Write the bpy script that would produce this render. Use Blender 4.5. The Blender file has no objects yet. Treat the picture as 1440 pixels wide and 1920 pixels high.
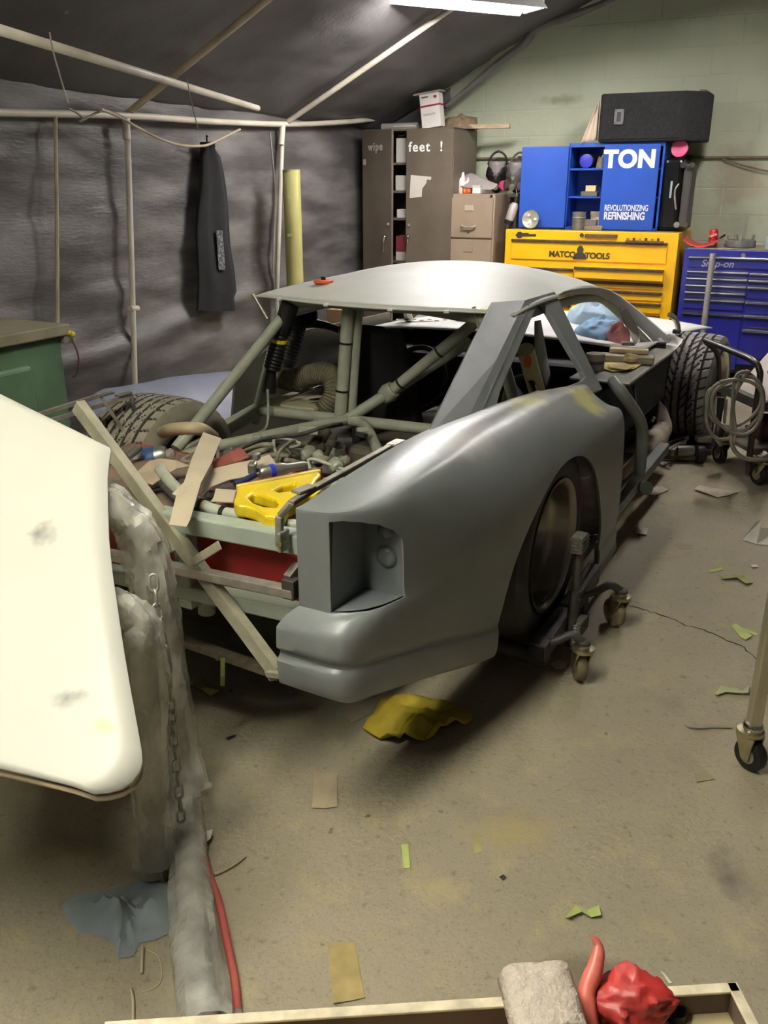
import bpy, bmesh, math, random
from mathutils import Vector, Matrix, noise
random.seed(7)
R = math.radians
scene = bpy.context.scene
COL = scene.collection

# ------------------------------------------------------------------ camera
F_PX, CAM_H, HORIZON = 1640.0, 1.45, 345.0
PITCH = math.atan((960 - HORIZON) / F_PX)
cam_data = bpy.data.cameras.new('camera')
cam_data.sensor_fit = 'VERTICAL'
cam_data.sensor_height = 36.0
cam_data.sensor_width = 27.0
cam_data.lens = F_PX / 1920.0 * 36.0
cam_data.clip_start = 0.05
cam = bpy.data.objects.new('camera', cam_data)
COL.objects.link(cam)
cam.location = (0, 0, CAM_H)
cam.rotation_euler = (math.pi / 2 - PITCH, 0, 0)
scene.camera = cam

# ------------------------------------------------------------------ world, exposure
world = bpy.data.worlds.new('world')
scene.world = world
world.use_nodes = True
world.node_tree.nodes['Background'].inputs[0].default_value = (1.0, 0.95, 0.86, 1)
world.node_tree.nodes['Background'].inputs[1].default_value = 0.03
vs = scene.view_settings
vs.view_transform = 'Standard'
vs.look = 'None'
vs.exposure = 1.0
vs.gamma = 1.0
vs.use_curve_mapping = False
LAMP_NEAR = 55.0     # emission strengths of the fluorescent tubes
LAMP_FAR = 95.0
LAMP_RIGHT = 55.0

# ------------------------------------------------------------------ frames of reference
CP, SP = math.cos(PITCH), math.sin(PITCH)
CAMP = Vector((0, 0, CAM_H))
def sight(u, v):
    x, y = (u - 720) / F_PX, (960 - v) / F_PX
    return Vector((x, CP + y * SP, -SP + y * CP))
def hit(u, v, p0, n):
    d = sight(u, v)
    return CAMP + d * ((p0 - CAMP).dot(n) / d.dot(n))
def WZ(u, v, z=0.0): return hit(u, v, Vector((0, 0, z)), Vector((0, 0, 1)))
def WY(u, v, y): return hit(u, v, Vector((0, y, 0)), Vector((0, 1, 0)))
# the car: x forward from the rear axle, y left, z up
ALPHA = R(29)
CO = Vector((-.279, 3.04, 0))
CFW = Vector((math.sin(ALPHA), math.cos(ALPHA), 0)); CLF = Vector((-math.cos(ALPHA), math.sin(ALPHA), 0))
CAR_ROT = math.pi / 2 - ALPHA
def c2w(x, y, z=0): return CO + CFW * x + CLF * y + Vector((0, 0, z))
def w2c(p): q = p - CO; return Vector((q.dot(CFW), q.dot(CLF), q.z))
def CX(u, v, x): return w2c(hit(u, v, c2w(x, 0), CFW))
def CY(u, v, y): return w2c(hit(u, v, c2w(0, y), CLF))
def CZ(u, v, z): return w2c(WZ(u, v, z))
# the room: a along the back wall to the right, b towards it
BETA = R(26)
E1 = Vector((math.cos(BETA), -math.sin(BETA), 0)); E2 = Vector((math.sin(BETA), math.cos(BETA), 0))
def rw(a, b, z=0): return E1 * a + E2 * b + Vector((0, 0, z))
def w2r(p): return Vector((p.dot(E1), p.dot(E2), p.z))
def RB(u, v, b): return w2r(hit(u, v, E2 * b, E2))
def RA(u, v, a): return w2r(hit(u, v, E1 * a, E1))
def RZ(u, v, z): return w2r(WZ(u, v, z))

# ------------------------------------------------------------------ materials
def S(r, g, b):
    f = lambda c: (c / 255 / 12.92) if c / 255 <= .04045 else ((c / 255 + .055) / 1.055) ** 2.4
    return (f(r), f(g), f(b), 1)
def scl(c, k): return (min(1, c[0] * k), min(1, c[1] * k), min(1, c[2] * k), 1)
MATS = {}
def mat(name, col, rough=.6, metal=0.0, var=.18, scale=6.0, bump=0.0, bscale=None, col2=None, lo=.35, hi=.65,
        rvar=0.0, emit=0.0, alpha=None, trans=0.0, coat=0.0, stretch=None, detail=4.0):
    if name in MATS: return MATS[name]
    m = bpy.data.materials.new(name); m.use_nodes = True
    nt = m.node_tree; N = nt.nodes; L = nt.links
    b = N['Principled BSDF']
    tc = N.new('ShaderNodeTexCoord'); mp = N.new('ShaderNodeMapping')
    L.new(tc.outputs['Object'], mp.inputs[0])
    if stretch: mp.inputs['Scale'].default_value = stretch
    nz = N.new('ShaderNodeTexNoise'); nz.inputs['Scale'].default_value = scale; nz.inputs['Detail'].default_value = detail
    L.new(mp.outputs[0], nz.inputs['Vector'])
    cr = N.new('ShaderNodeValToRGB')
    cr.color_ramp.elements[0].position = lo; cr.color_ramp.elements[1].position = hi
    cr.color_ramp.elements[0].color = scl(col, 1 - var); cr.color_ramp.elements[1].color = col2 if col2 else scl(col, 1 + var)
    L.new(nz.outputs['Fac'], cr.inputs[0]); L.new(cr.outputs[0], b.inputs['Base Color'])
    b.inputs['Roughness'].default_value = rough; b.inputs['Metallic'].default_value = metal
    if rvar:
        mr = N.new('ShaderNodeMapRange'); mr.inputs[3].default_value = max(0, rough - rvar); mr.inputs[4].default_value = min(1, rough + rvar)
        L.new(nz.outputs['Fac'], mr.inputs[0]); L.new(mr.outputs[0], b.inputs['Roughness'])
    if bump:
        n2 = N.new('ShaderNodeTexNoise'); n2.inputs['Scale'].default_value = bscale or scale * 6; n2.inputs['Detail'].default_value = 5
        L.new(mp.outputs[0], n2.inputs['Vector'])
        bp = N.new('ShaderNodeBump'); bp.inputs['Strength'].default_value = bump; bp.inputs['Distance'].default_value = .01
        L.new(n2.outputs['Fac'], bp.inputs['Height']); L.new(bp.outputs[0], b.inputs['Normal'])
    if emit:
        b.inputs['Emission Color'].default_value = col; b.inputs['Emission Strength'].default_value = emit
    if alpha is not None: b.inputs['Alpha'].default_value = alpha
    if trans: b.inputs['Transmission Weight'].default_value = trans
    if coat: b.inputs['Coat Weight'].default_value = coat; b.inputs['Coat Roughness'].default_value = .15
    m['ramp'] = cr.name
    MATS[name] = m
    return m
def blob(m, center, radii, col, soft=(.25, .6), nscale=14., namt=.5):
    """a patch of another colour with a ragged outline, at a place on the thing (object coordinates)"""
    nt = m.node_tree; N = nt.nodes; L = nt.links; b = N['Principled BSDF']
    src = b.inputs['Base Color'].links[0].from_socket
    tc = N.new('ShaderNodeTexCoord')
    v1 = N.new('ShaderNodeVectorMath'); v1.operation = 'SUBTRACT'; v1.inputs[1].default_value = center
    L.new(tc.outputs['Object'], v1.inputs[0])
    v2 = N.new('ShaderNodeVectorMath'); v2.operation = 'DIVIDE'; v2.inputs[1].default_value = radii
    L.new(v1.outputs[0], v2.inputs[0])
    ln = N.new('ShaderNodeVectorMath'); ln.operation = 'LENGTH'; L.new(v2.outputs[0], ln.inputs[0])
    nz = N.new('ShaderNodeTexNoise'); nz.inputs['Scale'].default_value = nscale; nz.inputs['Detail'].default_value = 6
    L.new(tc.outputs['Object'], nz.inputs['Vector'])
    ad = N.new('ShaderNodeMath'); ad.operation = 'MULTIPLY_ADD'; ad.inputs[1].default_value = namt * 2
    L.new(nz.outputs['Fac'], ad.inputs[0]); L.new(ln.outputs['Value'], ad.inputs[2])
    mr = N.new('ShaderNodeMapRange'); mr.inputs[1].default_value = soft[0] + namt; mr.inputs[2].default_value = soft[1] + namt
    mr.inputs[3].default_value = 1; mr.inputs[4].default_value = 0
    L.new(ad.outputs[0], mr.inputs[0])
    mx = N.new('ShaderNodeMix'); mx.data_type = 'RGBA'
    L.new(mr.outputs[0], mx.inputs['Factor']); L.new(src, mx.inputs['A']); mx.inputs['B'].default_value = col
    L.new(mx.outputs['Result'], b.inputs['Base Color'])
    return m

# ------------------------------------------------------------------ mesh building
def frames(pts):
    ts = []
    n = len(pts)
    for i in range(n):
        t = (pts[min(i + 1, n - 1)] - pts[max(i - 1, 0)])
        ts.append(t.normalized() if t.length > 1e-9 else Vector((0, 0, 1)))
    up = Vector((0, 0, 1)) if abs(ts[0].z) < .9 else Vector((1, 0, 0))
    nrm = (up - ts[0] * up.dot(ts[0])).normalized()
    out = []
    for t in ts:
        nrm = (nrm - t * nrm.dot(t))
        nrm = nrm.normalized() if nrm.length > 1e-6 else t.orthogonal().normalized()
        out.append((t, nrm, t.cross(nrm)))
    return out
def spline(pts, k=6):
    pts = [Vector(p) for p in pts]; out = []
    for i in range(len(pts) - 1):
        p0, p1, p2, p3 = pts[max(i - 1, 0)], pts[i], pts[i + 1], pts[min(i + 2, len(pts) - 1)]
        for j in range(k):
            t = j / k
            out.append(.5 * ((2 * p1) + (p2 - p0) * t + (2 * p0 - 5 * p1 + 4 * p2 - p3) * t * t + (3 * p1 - p0 - 3 * p2 + p3) * t ** 3))
    out.append(pts[-1]); return out
class MB:
    def __init__(s): s.V = []; s.F = []
    def add(s, V, Fc):
        o = len(s.V); s.V += [Vector(v) for v in V]; s.F += [tuple(i + o for i in f) for f in Fc]; return s
    def box(s, x0, x1, y0, y1, z0, z1, M=None):
        V = [Vector((x, y, z)) for x in (x0, x1) for y in (y0, y1) for z in (z0, z1)]
        if M: V = [M @ v for v in V]
        return s.add(V, [(0, 1, 3, 2), (4, 6, 7, 5), (0, 4, 5, 1), (2, 3, 7, 6), (0, 2, 6, 4), (1, 5, 7, 3)])
    def bar(s, p, q, w, h=None, up=None):
        p, q = Vector(p), Vector(q); h = h or w; t = (q - p).normalized()
        up = Vector(up) if up else (Vector((0, 0, 1)) if abs(t.z) < .95 else Vector((1, 0, 0)))
        a = t.cross(up).normalized(); b = a.cross(t)
        V = [c + a * (i * w / 2) + b * (j * h / 2) for c in (p, q) for i, j in ((-1, -1), (1, -1), (1, 1), (-1, 1))]
        return s.add(V, [(3, 2, 1, 0), (4, 5, 6, 7)] + [(i, (i + 1) % 4, 4 + (i + 1) % 4, 4 + i) for i in range(4)])
    def tube(s, pts, r, n=12, caps=True, closed=False):
        pts = [Vector(p) for p in pts]; m = len(pts); rs = r if isinstance(r, (list, tuple)) else [r] * m
        V = []; Fc = []
        for (t, a, b), p, rr in zip(frames(pts), pts, rs):
            V += [p + (a * math.cos(2 * math.pi * i / n) + b * math.sin(2 * math.pi * i / n)) * rr for i in range(n)]
        for j in range(m - 1):
            for i in range(n): k = (i + 1) % n; Fc.append((j * n + i, j * n + k, (j + 1) * n + k, (j + 1) * n + i))
        if closed:
            for i in range(n): k = (i + 1) % n; Fc.append(((m - 1) * n + i, (m - 1) * n + k, k, i))
        elif caps: Fc += [tuple(range(n))[::-1], tuple(range((m - 1) * n, m * n))]
        return s.add(V, Fc)
    def lathe(s, prof, n=24, M=None, caps=True):
        V = []; Fc = []; m = len(prof)
        for r, h in prof:
            V += [Vector((r * math.cos(2 * math.pi * i / n), r * math.sin(2 * math.pi * i / n), h)) for i in range(n)]
        for j in range(m - 1):
            for i in range(n): k = (i + 1) % n; Fc.append((j * n + i, j * n + k, (j + 1) * n + k, (j + 1) * n + i))
        if caps: Fc += [tuple(range(n))[::-1], tuple(range((m - 1) * n, m * n))]
        if M: V = [M @ v for v in V]
        return s.add(V, Fc)
    def prism(s, poly, h0, h1, fn):
        n = len(poly); V = [fn(x, y, h0) for x, y in poly] + [fn(x, y, h1) for x, y in poly]
        return s.add(V, [tuple(range(n))[::-1], tuple(range(n, 2 * n))] + [(i, (i + 1) % n, n + (i + 1) % n, n + i) for i in range(n)])
    def grid(s, fn, nu, nv, wrap=False):
        V = [fn(i / nu, j / nv) for i in range(nu + (0 if wrap else 1)) for j in range(nv + 1)]; Fc = []
        ni = nu if not wrap else nu
        for i in range(nu):
            i2 = (i + 1) % nu if wrap else i + 1
            for j in range(nv): Fc.append((i * (nv + 1) + j, i2 * (nv + 1) + j, i2 * (nv + 1) + j + 1, i * (nv + 1) + j + 1))
        return s.add(V, Fc)
    def build(s, name, m, parent=None, smooth=None, bevel=None, solid=None, sub=None, loc=None, rot=None, seg=2, offset=-1):
        me = bpy.data.meshes.new(name); me.from_pydata([tuple(v) for v in s.V], [], s.F)
        bm = bmesh.new(); bm.from_mesh(me); bmesh.ops.recalc_face_normals(bm, faces=bm.faces); bm.to_mesh(me); bm.free()
        if smooth is not None:
            me.polygons.foreach_set('use_smooth', [True] * len(me.polygons))
            if smooth < 180: me.set_sharp_from_angle(angle=R(smooth))
        o = bpy.data.objects.new(name, me); COL.objects.link(o)
        if m: me.materials.append(m)
        if parent: o.parent = parent
        if loc is not None: o.location = loc
        if rot is not None: o.rotation_euler = rot
        if solid:
            md = o.modifiers.new('thickness', 'SOLIDIFY'); md.thickness = solid; md.offset = offset
        if bevel:
            md = o.modifiers.new('edges', 'BEVEL'); md.width = bevel; md.segments = seg; md.limit_method = 'ANGLE'; md.angle_limit = R(40)
        if sub:
            md = o.modifiers.new('smooth', 'SUBSURF'); md.levels = sub; md.render_levels = sub
        return o
def rotm(axis, ang, loc=(0, 0, 0)): return Matrix.Translation(Vector(loc)) @ Matrix.Rotation(ang, 4, axis)
def align(p, q):
    """matrix taking the z axis to p->q, at p"""
    t = (Vector(q) - Vector(p)).normalized()
    return Matrix.Translation(Vector(p)) @ Vector((0, 0, 1)).rotation_difference(t).to_matrix().to_4x4()
def tag(o, label, cat, group=None, kind=None):
    o['label'] = label; o['category'] = cat
    if group: o['group'] = group
    if kind: o['kind'] = kind
    return o
def thing(name, label, cat, loc=(0, 0, 0), rotz=0.0, group=None):
    o = bpy.data.objects.new(name, None); COL.objects.link(o); o.empty_display_size = .1
    o.location = loc; o.rotation_euler = (0, 0, rotz); tag(o, label, cat, group); return o
def room_thing(name, label, cat, a, b, z=0.0, rotz=0.0, group=None): return thing(name, label, cat, rw(a, b, z), -BETA + rotz, group)
def car_thing(name, label, cat, x, y, z=0.0, rotz=0.0, group=None): return thing(name, label, cat, c2w(x, y, z), CAR_ROT + rotz, group)
def struct(o): o['kind'] = 'structure'; return o
def text(name, body, size, m, parent, loc, rot, align_x='LEFT', offset=0.0, extrude=.0008, xs=1.0, shear=0.0, space=1.0):
    cu = bpy.data.curves.new(name, 'FONT'); cu.body = body; cu.size = size; cu.offset = offset; cu.extrude = extrude
    cu.align_x = align_x; cu.shear = shear; cu.space_character = space
    t = bpy.data.objects.new(name, cu); COL.objects.link(t)
    dg = bpy.context.evaluated_depsgraph_get()
    me = bpy.data.meshes.new_from_object(t.evaluated_get(dg)); bpy.data.objects.remove(t); bpy.data.curves.remove(cu)
    me.materials.clear(); me.materials.append(m)
    o = bpy.data.objects.new(name, me); COL.objects.link(o); o.parent = parent; o.location = loc; o.rotation_euler = rot; o.scale = (xs, 1, 1)
    return o
def applied(o, name=None):
    """freeze the modifiers of o into its mesh"""
    dg = bpy.context.evaluated_depsgraph_get(); dg.update()
    me = bpy.data.meshes.new_from_object(o.evaluated_get(dg)); o.modifiers.clear(); o.data = me
    return o
def cut(o, cutter):
    md = o.modifiers.new('cut', 'BOOLEAN'); md.operation = 'DIFFERENCE'; md.solver = 'EXACT'; md.object = cutter
def fbm(x, y, z=0.0, o=4): return noise.fractal(Vector((x, y, z)), 1.0, 2.0, o)
UPRIGHT = (math.pi / 2, 0, 0)   # turns lettering so that it stands up and reads from the front

# palette
GREEN_WALL = mat('green_wall_paint', S(180, 186, 160), .75, var=.08, scale=1.6, bump=.35, bscale=26, lo=.3, hi=.7)
blob(GREEN_WALL, (0.15, 7.8, 3.1), (.7, 1, .25), S(168, 148, 132), namt=.6, nscale=5)
blob(GREEN_WALL, (-2.2, 7.8, 2.1), (.35, 1, .1), S(150, 152, 126), namt=.6, nscale=6)
blob(GREEN_WALL, (-.7, 7.8, 1.45), (.4, 1, .5), S(166, 160, 136), namt=.8, nscale=4)
CONCRETE = mat('concrete_floor', S(154, 144, 122), .72, var=.14, scale=1.3, bump=.35, bscale=60, lo=.3, hi=.7, detail=8, rvar=.12)
def concrete_speck():
    nt = CONCRETE.node_tree; N = nt.nodes; L = nt.links; b = N['Principled BSDF']
    src = b.inputs['Base Color'].links[0].from_socket
    tc = N.new('ShaderNodeTexCoord')
    for scale, lo, hi, col, amt in ((42, .60, .72, S(98, 90, 72), .5), (9, .56, .72, S(172, 160, 116), .5), (3.2, .58, .75, S(110, 102, 88), .5), (150, .56, .72, S(88, 80, 64), .45), (18, .70, .74, S(70, 62, 48), .8)):
        nz = N.new('ShaderNodeTexNoise'); nz.inputs['Scale'].default_value = scale; nz.inputs['Detail'].default_value = 6
        L.new(tc.outputs['Object'], nz.inputs['Vector'])
        mr = N.new('ShaderNodeMapRange'); mr.inputs[1].default_value = lo; mr.inputs[2].default_value = hi; mr.inputs[4].default_value = amt
        L.new(nz.outputs['Fac'], mr.inputs[0])
        mx = N.new('ShaderNodeMix'); mx.data_type = 'RGBA'; mx.inputs['B'].default_value = col
        L.new(mr.outputs[0], mx.inputs['Factor']); L.new(src, mx.inputs['A']); src = mx.outputs['Result']
    L.new(src, b.inputs['Base Color'])
concrete_speck()
_p = WZ(830, 1670); blob(CONCRETE, (_p.x, _p.y, 0), (.10, .07, 1), S(174, 160, 118), soft=(-.2, .8), nscale=34, namt=.8)
_p = WZ(960, 1560); blob(CONCRETE, (_p.x, _p.y, 0), (.16, .10, 1), S(160, 146, 102), soft=(0, .9), nscale=20, namt=.7)
_p = WZ(1370, 1640); blob(CONCRETE, (_p.x, _p.y, 0), (.06, .12, 1), S(110, 102, 86), soft=(0,.9), nscale=22, namt=.7)
_p = WZ(1090, 1830); blob(CONCRETE, (_p.x, _p.y, 0), (.17, .09, 1), S(116, 106, 86), soft=(.3,.7), nscale=9, namt=.3)  # shadow of someone standing by the tray, painted into the floor colour
TARP = mat('grey_tarpaulin', S(84, 81, 80), .5, var=.24, scale=3.0, bump=.3, bscale=30, rvar=.12, stretch=(1, .6, 2.6), detail=10, col2=S(122, 118, 114), lo=.4, hi=.75)
TARP_ROOF = mat('roof_tarpaulin', S(92, 90, 90), .6, var=.2, scale=2.0, bump=.2, bscale=30, detail=8)
PVC = mat('white_plastic_pipe', S(196, 188, 172), .5, var=.16, scale=5, lo=.3, hi=.7)
PVC_BROWN = mat('dusty_tan_pipe', S(170, 154, 130), .6, var=.2, scale=6)
PRIMER = mat('grey_primer', S(118, 122, 122), .35, var=.07, scale=5, bump=.04, bscale=90, rvar=.08, detail=8)
PRIMER_RAW = mat('dull_grey_primer', S(114, 118, 118), .5, var=.10, scale=7, rvar=.05)
WHITE_FILL = mat('pale_sanded_primer', S(214, 216, 206), .5, var=.05, scale=5, detail=8)
WHITE_GLOSS = mat('white_body_paint', S(226, 224, 220), .4, var=.05, scale=4)
CAGE = mat('grey_green_tube_paint', S(160, 164, 146), .45, var=.12, scale=14, rvar=.1)
FRAME_GREEN = mat('pale_green_frame_paint', S(158, 168, 154), .45, var=.12, scale=9)
STEEL = mat('raw_steel', S(160, 154, 142), .38, metal=.45, var=.25, scale=18, rvar=.12)
STEEL_DARK = mat('dark_steel', S(86, 82, 76), .45, metal=.7, var=.3, scale=16)
CHROME = mat('chrome', S(210, 208, 204), .14, metal=1.0, var=.05, scale=10)
ZINC = mat('zinc_plate', S(180, 172, 140), .3, metal=.9, var=.2, scale=20)
RUBBER = mat('tyre_rubber', S(50, 47, 45), .72, var=.2, scale=10, bump=.1)
RUBBER_DUSTY = mat('dusty_tyre_rubber', S(138, 130, 112), .85, var=.12, scale=9, col2=S(148, 140, 122))
RUBBER_GREY = mat('grey_tyre_rubber', S(112, 108, 107), .78, var=.15, scale=12)
BLACK = mat('black_plastic', S(26, 26, 27), .45, var=.25, scale=12)
BLACK_MATT = mat('black_matt', S(20, 20, 21), .85, var=.3, scale=12)
BLACK_CARPET = mat('black_carpet_cover', S(28, 28, 29), .95, var=.35, scale=60, bump=.4, bscale=160)
DUSTY_BLACK = mat('dusty_black_hose', S(78, 74, 60), .8, var=.4, scale=14)
RED_CELL = mat('red_paint', S(150, 28, 30), .45, var=.2, scale=4)
BROWN_PAPER = mat('tan_sandpaper_back', S(180, 167, 142), .85, var=.06, scale=9)
PAPER = mat('white_paper', S(220, 214, 206), .8, var=.05, scale=9)
COPPER = mat('copper_grit_paper', S(150, 84, 70), .4, metal=.3, var=.2, scale=10)
YELLOW = mat('yellow_plastic', S(226, 196, 30), .38, var=.08, scale=9)
ORANGE = mat('orange_plastic', S(226, 96, 48), .45, var=.1, scale=9)
PINK = mat('pink_plastic', S(226, 84, 130), .5, var=.1, scale=9)
MASK_GREEN = mat('green_masking_tape', S(178, 190, 110), .8, var=.1, scale=14)
LOCKER = mat('brown_steel_locker', S(96, 86, 74), .5, var=.14, scale=4, rvar=.1)
TAN_STEEL = mat('tan_steel_cabinet', S(150, 132, 112), .5, var=.08, scale=4)
BLUE_CAB = mat('blue_cabinet_paint', S(28, 74, 168), .42, var=.08, scale=4)
YEL_CHEST = mat('yellow_chest_paint', S(246, 190, 22), .38, var=.05, scale=4)
NAVY = mat('navy_chest_paint', S(34, 36, 128), .32, var=.08, scale=4)
GREEN_BENCH = mat('green_bench_paint', S(84, 112, 84), .55, var=.18, scale=5)
WOOD = mat('raw_wood', S(172, 152, 118), .7, var=.18, scale=6, stretch=(1, 8, 8))
WOOD_GREY = mat('weathered_wood', S(128, 118, 98), .75, var=.2, scale=6, stretch=(1, 8, 8))
LETTER = mat('white_lettering', S(232, 232, 228), .6, var=.03)
LETTER_DULL = mat('worn_white_lettering', S(176, 170, 160), .7, var=.1, scale=30)
BLUE_RAG = mat('pale_blue_cloth', S(176, 202, 222), .85, var=.1, scale=12)
GREY_BLUE = mat('grey_blue_primer', S(128, 132, 150), .5, var=.08, scale=4)
DUCT_WHITE = mat('dusty_white_wrap', S(178, 164, 148), .75, var=.18, scale=9, bump=.2)
ALU = mat('aluminium_sheet', S(150, 150, 140), .35, metal=.7, var=.2, scale=7)
GREY_CABLE = mat('grey_cable', S(130, 124, 112), .6, var=.15, scale=12)
def film_material():
    m = mat('clear_plastic_film', S(236, 234, 222), .10, coat=.8, var=.06, scale=9, bump=.7, bscale=15, alpha=.42, stretch=(1, 1, .6))
    [n for n in m.node_tree.nodes if n.bl_idname == 'ShaderNodeBump'][0].inputs['Distance'].default_value = .03
    nt = m.node_tree; N = nt.nodes; L = nt.links; b = N['Principled BSDF']
    nz = [n for n in N if n.bl_idname == 'ShaderNodeTexNoise'][0]
    mr = N.new('ShaderNodeMapRange'); mr.inputs[1].default_value = .35; mr.inputs[2].default_value = .7; mr.inputs[3].default_value = .22; mr.inputs[4].default_value = .6
    L.new(nz.outputs['Fac'], mr.inputs[0]); L.new(mr.outputs[0], b.inputs['Alpha'])
    return m
FILM = film_material()
BLUE_FILM = mat('blue_plastic_film', S(158, 174, 184), .4, var=.12, scale=9, alpha=.6, bump=.3, bscale=20)

# ================================================================== the setting
fl = MB().grid(lambda u, v: Vector((-7 + 14 * u, -3 + 14 * v, 0)), 4, 4).build('floor', CONCRETE); struct(fl)
def ribbon_floor(pts, w, z=.0006):
    mb = MB(); n = len(pts); V = []
    for i, p in enumerate(pts):
        t = (pts[min(i + 1, n - 1)] - pts[max(i - 1, 0)]).normalized(); s = Vector((-t.y, t.x, 0)) * w * (.4 + .8 * random.random())
        V += [p + s + Vector((0, 0, z)), p - s + Vector((0, 0, z))]
    return mb.add(V, [(2 * i, 2 * i + 1, 2 * i + 3, 2 * i + 2) for i in range(n - 1)])
CRACK = mat('floor_crack', S(58, 50, 40), .95)  # dark strip marking a crack in the concrete
cr_px = [(1168, 1133), (1200, 1140), (1228, 1150), (1262, 1160), (1282, 1171), (1310, 1178), (1345, 1192), (1368, 1203), (1392, 1212), (1405, 1225), (1425, 1240), (1450, 1247)]
cp = []
for i in range(len(cr_px) - 1):
    p, q = WZ(*cr_px[i]), WZ(*cr_px[i + 1])
    for k in range(4):
        cp.append(p.lerp(q, k / 4) + Vector((random.uniform(-.004, .004), random.uniform(-.006, .006), 0)))
ribbon_floor(cp, .0035).build('crack', CRACK, fl)

WB = 7.8                                                  # b of the back wall
wb = MB().box(-5, 3.6, WB, WB + .25, 0, 3.5).build('wall_back', GREEN_WALL, rot=(0, 0, -BETA)); struct(wb)
for row in range(3, 17):
    z0 = row * .203; off = .2 if row % 2 else 0
    for k in range(-9, 3):
        x0 = k * .406 + off
        if x0 < -3.45 or x0 > .6: continue
        g, d, c = .004, .0022, .003
        mb = MB(); x1, z1 = x0 + .406 - g, z0 + .203 - g; x0 += g; zz = z0 + g
        mb.add([(x0, WB, zz), (x1, WB, zz), (x1, WB, z1), (x0, WB, z1), (x0 + c, WB - d, zz + c), (x1 - c, WB - d, zz + c), (x1 - c, WB - d, z1 - c), (x0 + c, WB - d, z1 - c)],
               [(4, 5, 6, 7), (0, 1, 5, 4), (1, 2, 6, 5), (2, 3, 7, 6), (3, 0, 4, 7)])
        mb.build('block', GREEN_WALL, wb)

# the tent of tarpaulin: left wall, roof slope, flat ceiling beyond the ridge
TA = -3.78
def tarp_wall(u, v):
    b = -1.0 + 8.78 * u; z = 1.95 * v
    d = .03 * fbm(b * .5, z * 1.5, 3) + .018 * fbm(b * 1.3 + z * 1.2, z * 5, 7) + .006 * fbm(b * 5, z * 14, 2)
    d += .035 * (1 - v) ** 2 * math.sin(b * 1.2 + z * 5.0 + 2 * fbm(b * .7, z, 9)) + .03 * max(0, .5 - z) * 2 * fbm(b * 4, z * 2)
    d += .02 * math.exp(-((z - .62 - .12 * math.sin(b * 1.3)) / .06) ** 2) * 2
    return Vector((TA + d, b, z))
struct(MB().grid(tarp_wall, 150, 60).build('wall_left', TARP, rot=(0, 0, -BETA), smooth=180, solid=.003))
def roof_z(a, b): return 1.88 + (a + 3.75) * .5
def tarp_roof(u, v):
    a = -3.80 + 3.1 * u; b = -1.0 + 8.7 * v
    sag = math.sin(math.pi * (((b - 4.25) / 1.7) % 1.0))
    z = roof_z(a, b) + .05 - .05 * sag * math.sin(math.pi * min(1, u * 1.02)) + .018 * fbm(a * 2.2, b * 1.6, 5) + .008 * fbm(a * 6, b * 3, 1)
    if v > .93: z += (v - .93) * 1.2 * math.sin(u * 5.5) * .5 - (v - .93) * .5
    return Vector((a, b + .07 * fbm(a * 1.7, 3, 2) * (v > .9), z))
struct(MB().grid(tarp_roof, 70, 110).build('ceiling', TARP_ROOF, rot=(0, 0, -BETA), smooth=180, solid=.003))
struct(MB().box(-.9, 3.6, -3, WB, 3.42, 3.5).build('ceiling', TARP_ROOF, rot=(0, 0, -BETA)))
# the gable end of dark tarpaulin over the locker
def gable(u, v):
    a = -3.85 + .74 * u; zt = roof_z(a, 7.6) + .02; z0 = 1.75 + .30 * u
    return Vector((a, 7.66 + .03 * fbm(a * 3, v * 3), z0 + (zt - z0) * v))
struct(MB().grid(gable, 20, 8).build('wall_gable', TARP_ROOF, rot=(0, 0, -BETA), smooth=180, solid=.003))

hem = [RB(u, v, 7.62) for u, v in ((836, 200), (870, 172), (930, 122), (985, 80), (1006, 52), (1060, 34), (1140, 2), (1220, -40))]
struct(MB().tube(spline(hem, 5), [.012 + .022 * math.sin(math.pi * i / 35) for i in range(36)], 10).build('trim_1', mat('pale_tarp_hem', S(120, 116, 116), .6, var=.15), rot=(0, 0, -BETA), smooth=60))
tf = room_thing('tent_frame', 'white plastic pipe frame of posts, eave and rafters inside the tarpaulin tent', 'frame', TA + .1, 4, 0)
def tfp(name, pts, r, m=PVC, n=10):
    base = Vector((TA + .1, 4, 0))
    return MB().tube([Vector(p) - base for p in pts], r, n).build(name, m, tf, smooth=40)
A0 = -3.71
eave = [RA(-60, 209, A0), RA(0, 211, A0), RA(240, 217, A0), RA(400, 228, A0), RA(540, 233, A0), RA(640, 229, A0 + .02), RA(720, 222, A0 + .03)]
tfp('eave_pipe', spline(eave, 5), .019)
tfp('post', [RA(238, 222, A0), RA(246, 470, A0), RA(253, 722, A0), RA(254, 745, A0)], .017)
tfp('post', [RA(530, 235, A0), RA(524, 400, A0), RA(520, 520, A0), RA(516, 700, A0)], .017)
tfp('post', [RA(104, 218, A0), RA(107, 420, A0), RA(108, 600, A0), RA(109, 740, A0)], .010, PVC_BROWN)
tfp('clamp', [RA(244, 578, A0), RA(258, 579, A0)], .02)
tfp('joint', [RA(530, 233, A0), RA(527, 272, A0)], .023)
tfp('joint', [RA(236, 222, A0), RA(238, 262, A0)], .022)
r1 = RB(500, 0, 4.3); r1b = RB(240, 212, 4.3); d1 = r1 - r1b
tfp('rafter', [r1b, r1, r1b + d1 * 3.0], .019, PVC_BROWN)
r2 = RB(870, 0, 5.98); r2b = RB(540, 228, 5.98); d2 = r2 - r2b
tfp('rafter', [r2b, r2, r2b + d2 * 1.9], .019, PVC)

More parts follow.
